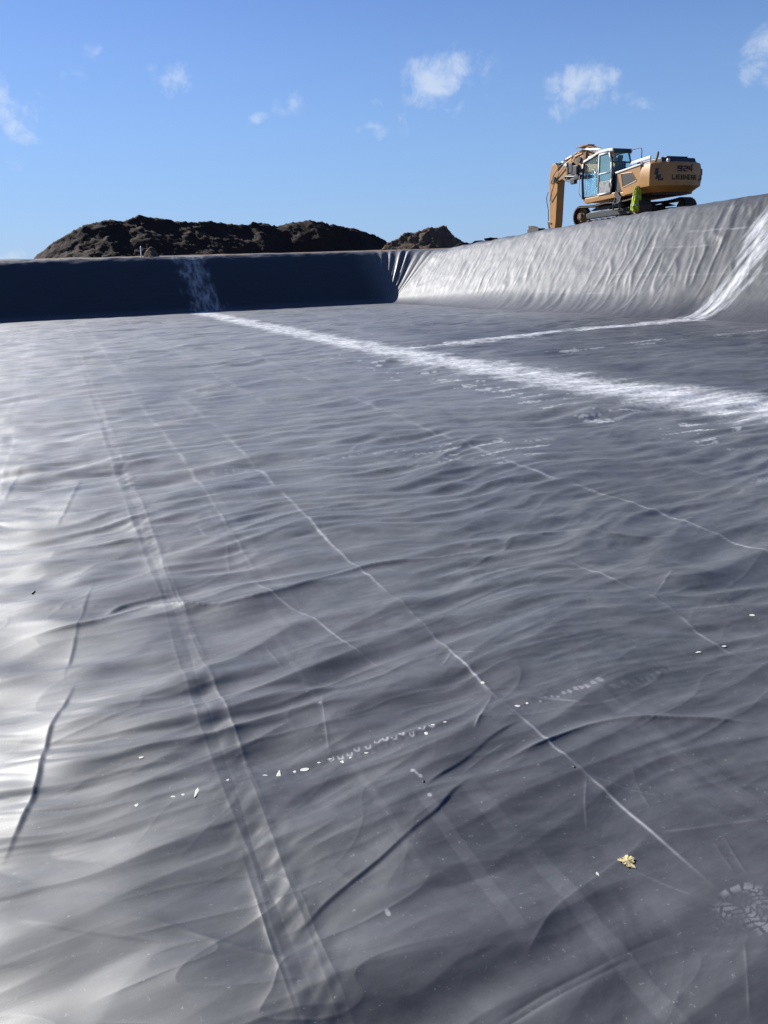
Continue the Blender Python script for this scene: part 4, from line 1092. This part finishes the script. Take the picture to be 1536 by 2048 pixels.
F = [(556, 1541, 10, 22, 'largest cream mud fleck, upright, just right of the broad double weld'), (607, 1524, 24, 9, 'wide cream mud fleck next to the largest fleck in the dotted row'),
     (529, 1540, 12, 3, ROW), (588, 1530, 7, 7, ROW), (637, 1512, 8, 4, ROW), (660, 1506, 8, 3, ROW), (684, 1512, 10, 6, ROW), (700, 1505, 7, 4, ROW),
     (732, 1497, 9, 4, ROW), (273, 1610, 8, 7, ROW), (346, 1592, 12, 4, ROW), (366, 1588, 8, 4, ROW), (455, 1558, 6, 6, ROW), (866, 1449, 10, 3, ROW), (890, 1443, 10, 3, ROW),
     (393, 1584, 8, 20, 'upright cream mud fleck left of the broad double weld'), (852, 1463, 10, 9, 'curled white mud fleck at the right end of the dotted row'),
     (1503, 1231, 14, 6, 'bright white mud fleck alone at the right edge of the liner'), (965, 1360, 9, 6, 'white mud fleck on the single weld above the star crease'),
     (1035, 1408, 12, 5, 'white mud fleck right of the star crease, lower of two'), (1054, 1402, 6, 5, 'white mud fleck right of the star crease, upper of two'),
     (1396, 1300, 16, 4, 'flat pale mud fleck left of the pair near the right edge'), (1447, 1288, 14, 4, 'pale mud fleck of the pair near the right edge'),
     (1195, 1748, 6, 10, 'thin grey mud sliver left of the yellow dead leaf'), (283, 1521, 12, 5, 'faint pale mud fleck in the glare left of the double weld')]
for i, (px, py, w_, h__, lb) in enumerate(F): fleck(px, py, w_, h__, lb, 60 + i, group=G)
def leaf():
    p = at(1255, 1722); rr = random.Random(12); z0 = floor_z(p[0], p[1])
    n = 46; v = [(0, 0, .004)]; f_ = []
    for ring in (.5, 1.0):
        for k in range(n):
            a = 2 * math.pi * k / n
            r_ = ring * .0175 * (1 + (.16 * math.sin(3 * a + .4) + .12 * math.sin(5 * a + 2) + .10 * math.sin(8 * a) + rr.uniform(-.13, .13)) * ring)
            v.append((1.1 * r_ * math.cos(a), 1.25 * r_ * math.sin(a), .002 + .002 * math.sin(2 * a + 1) * ring + .0008 * math.sin(9 * a) + rr.uniform(-.0008, .0008)))
    for k in range(n):
        f_.append((0, 1 + k, 1 + (k + 1) % n)); f_.append((1 + k, 1 + n + k, 1 + n + (k + 1) % n, 1 + (k + 1) % n))
    w = MB(); w._add(v, f_); o = w.build('dead_leaf', M_YMUD, None)
    sd_ = o.modifiers.new('solid', 'SOLIDIFY'); sd_.thickness = .0012
    o.location = (p[0], p[1], z0 + .001)
    tag(o, 'ragged pale yellow dead leaf lying on the dark liner', 'leaf')
leaf()
PB = [(66, 1178, 'black pebble in the bright glare near the left edge'), (847, 1562, 'black pebble beside the big double fold'), (1148, 1532, 'black pebble just left of the single weld')]
for i, (px, py, lb) in enumerate(PB): fleck(px, py, 6, 6, lb, 120 + i, M_PEB, 'pebble', 'black pebbles on the liner', 'pebble', .0025)
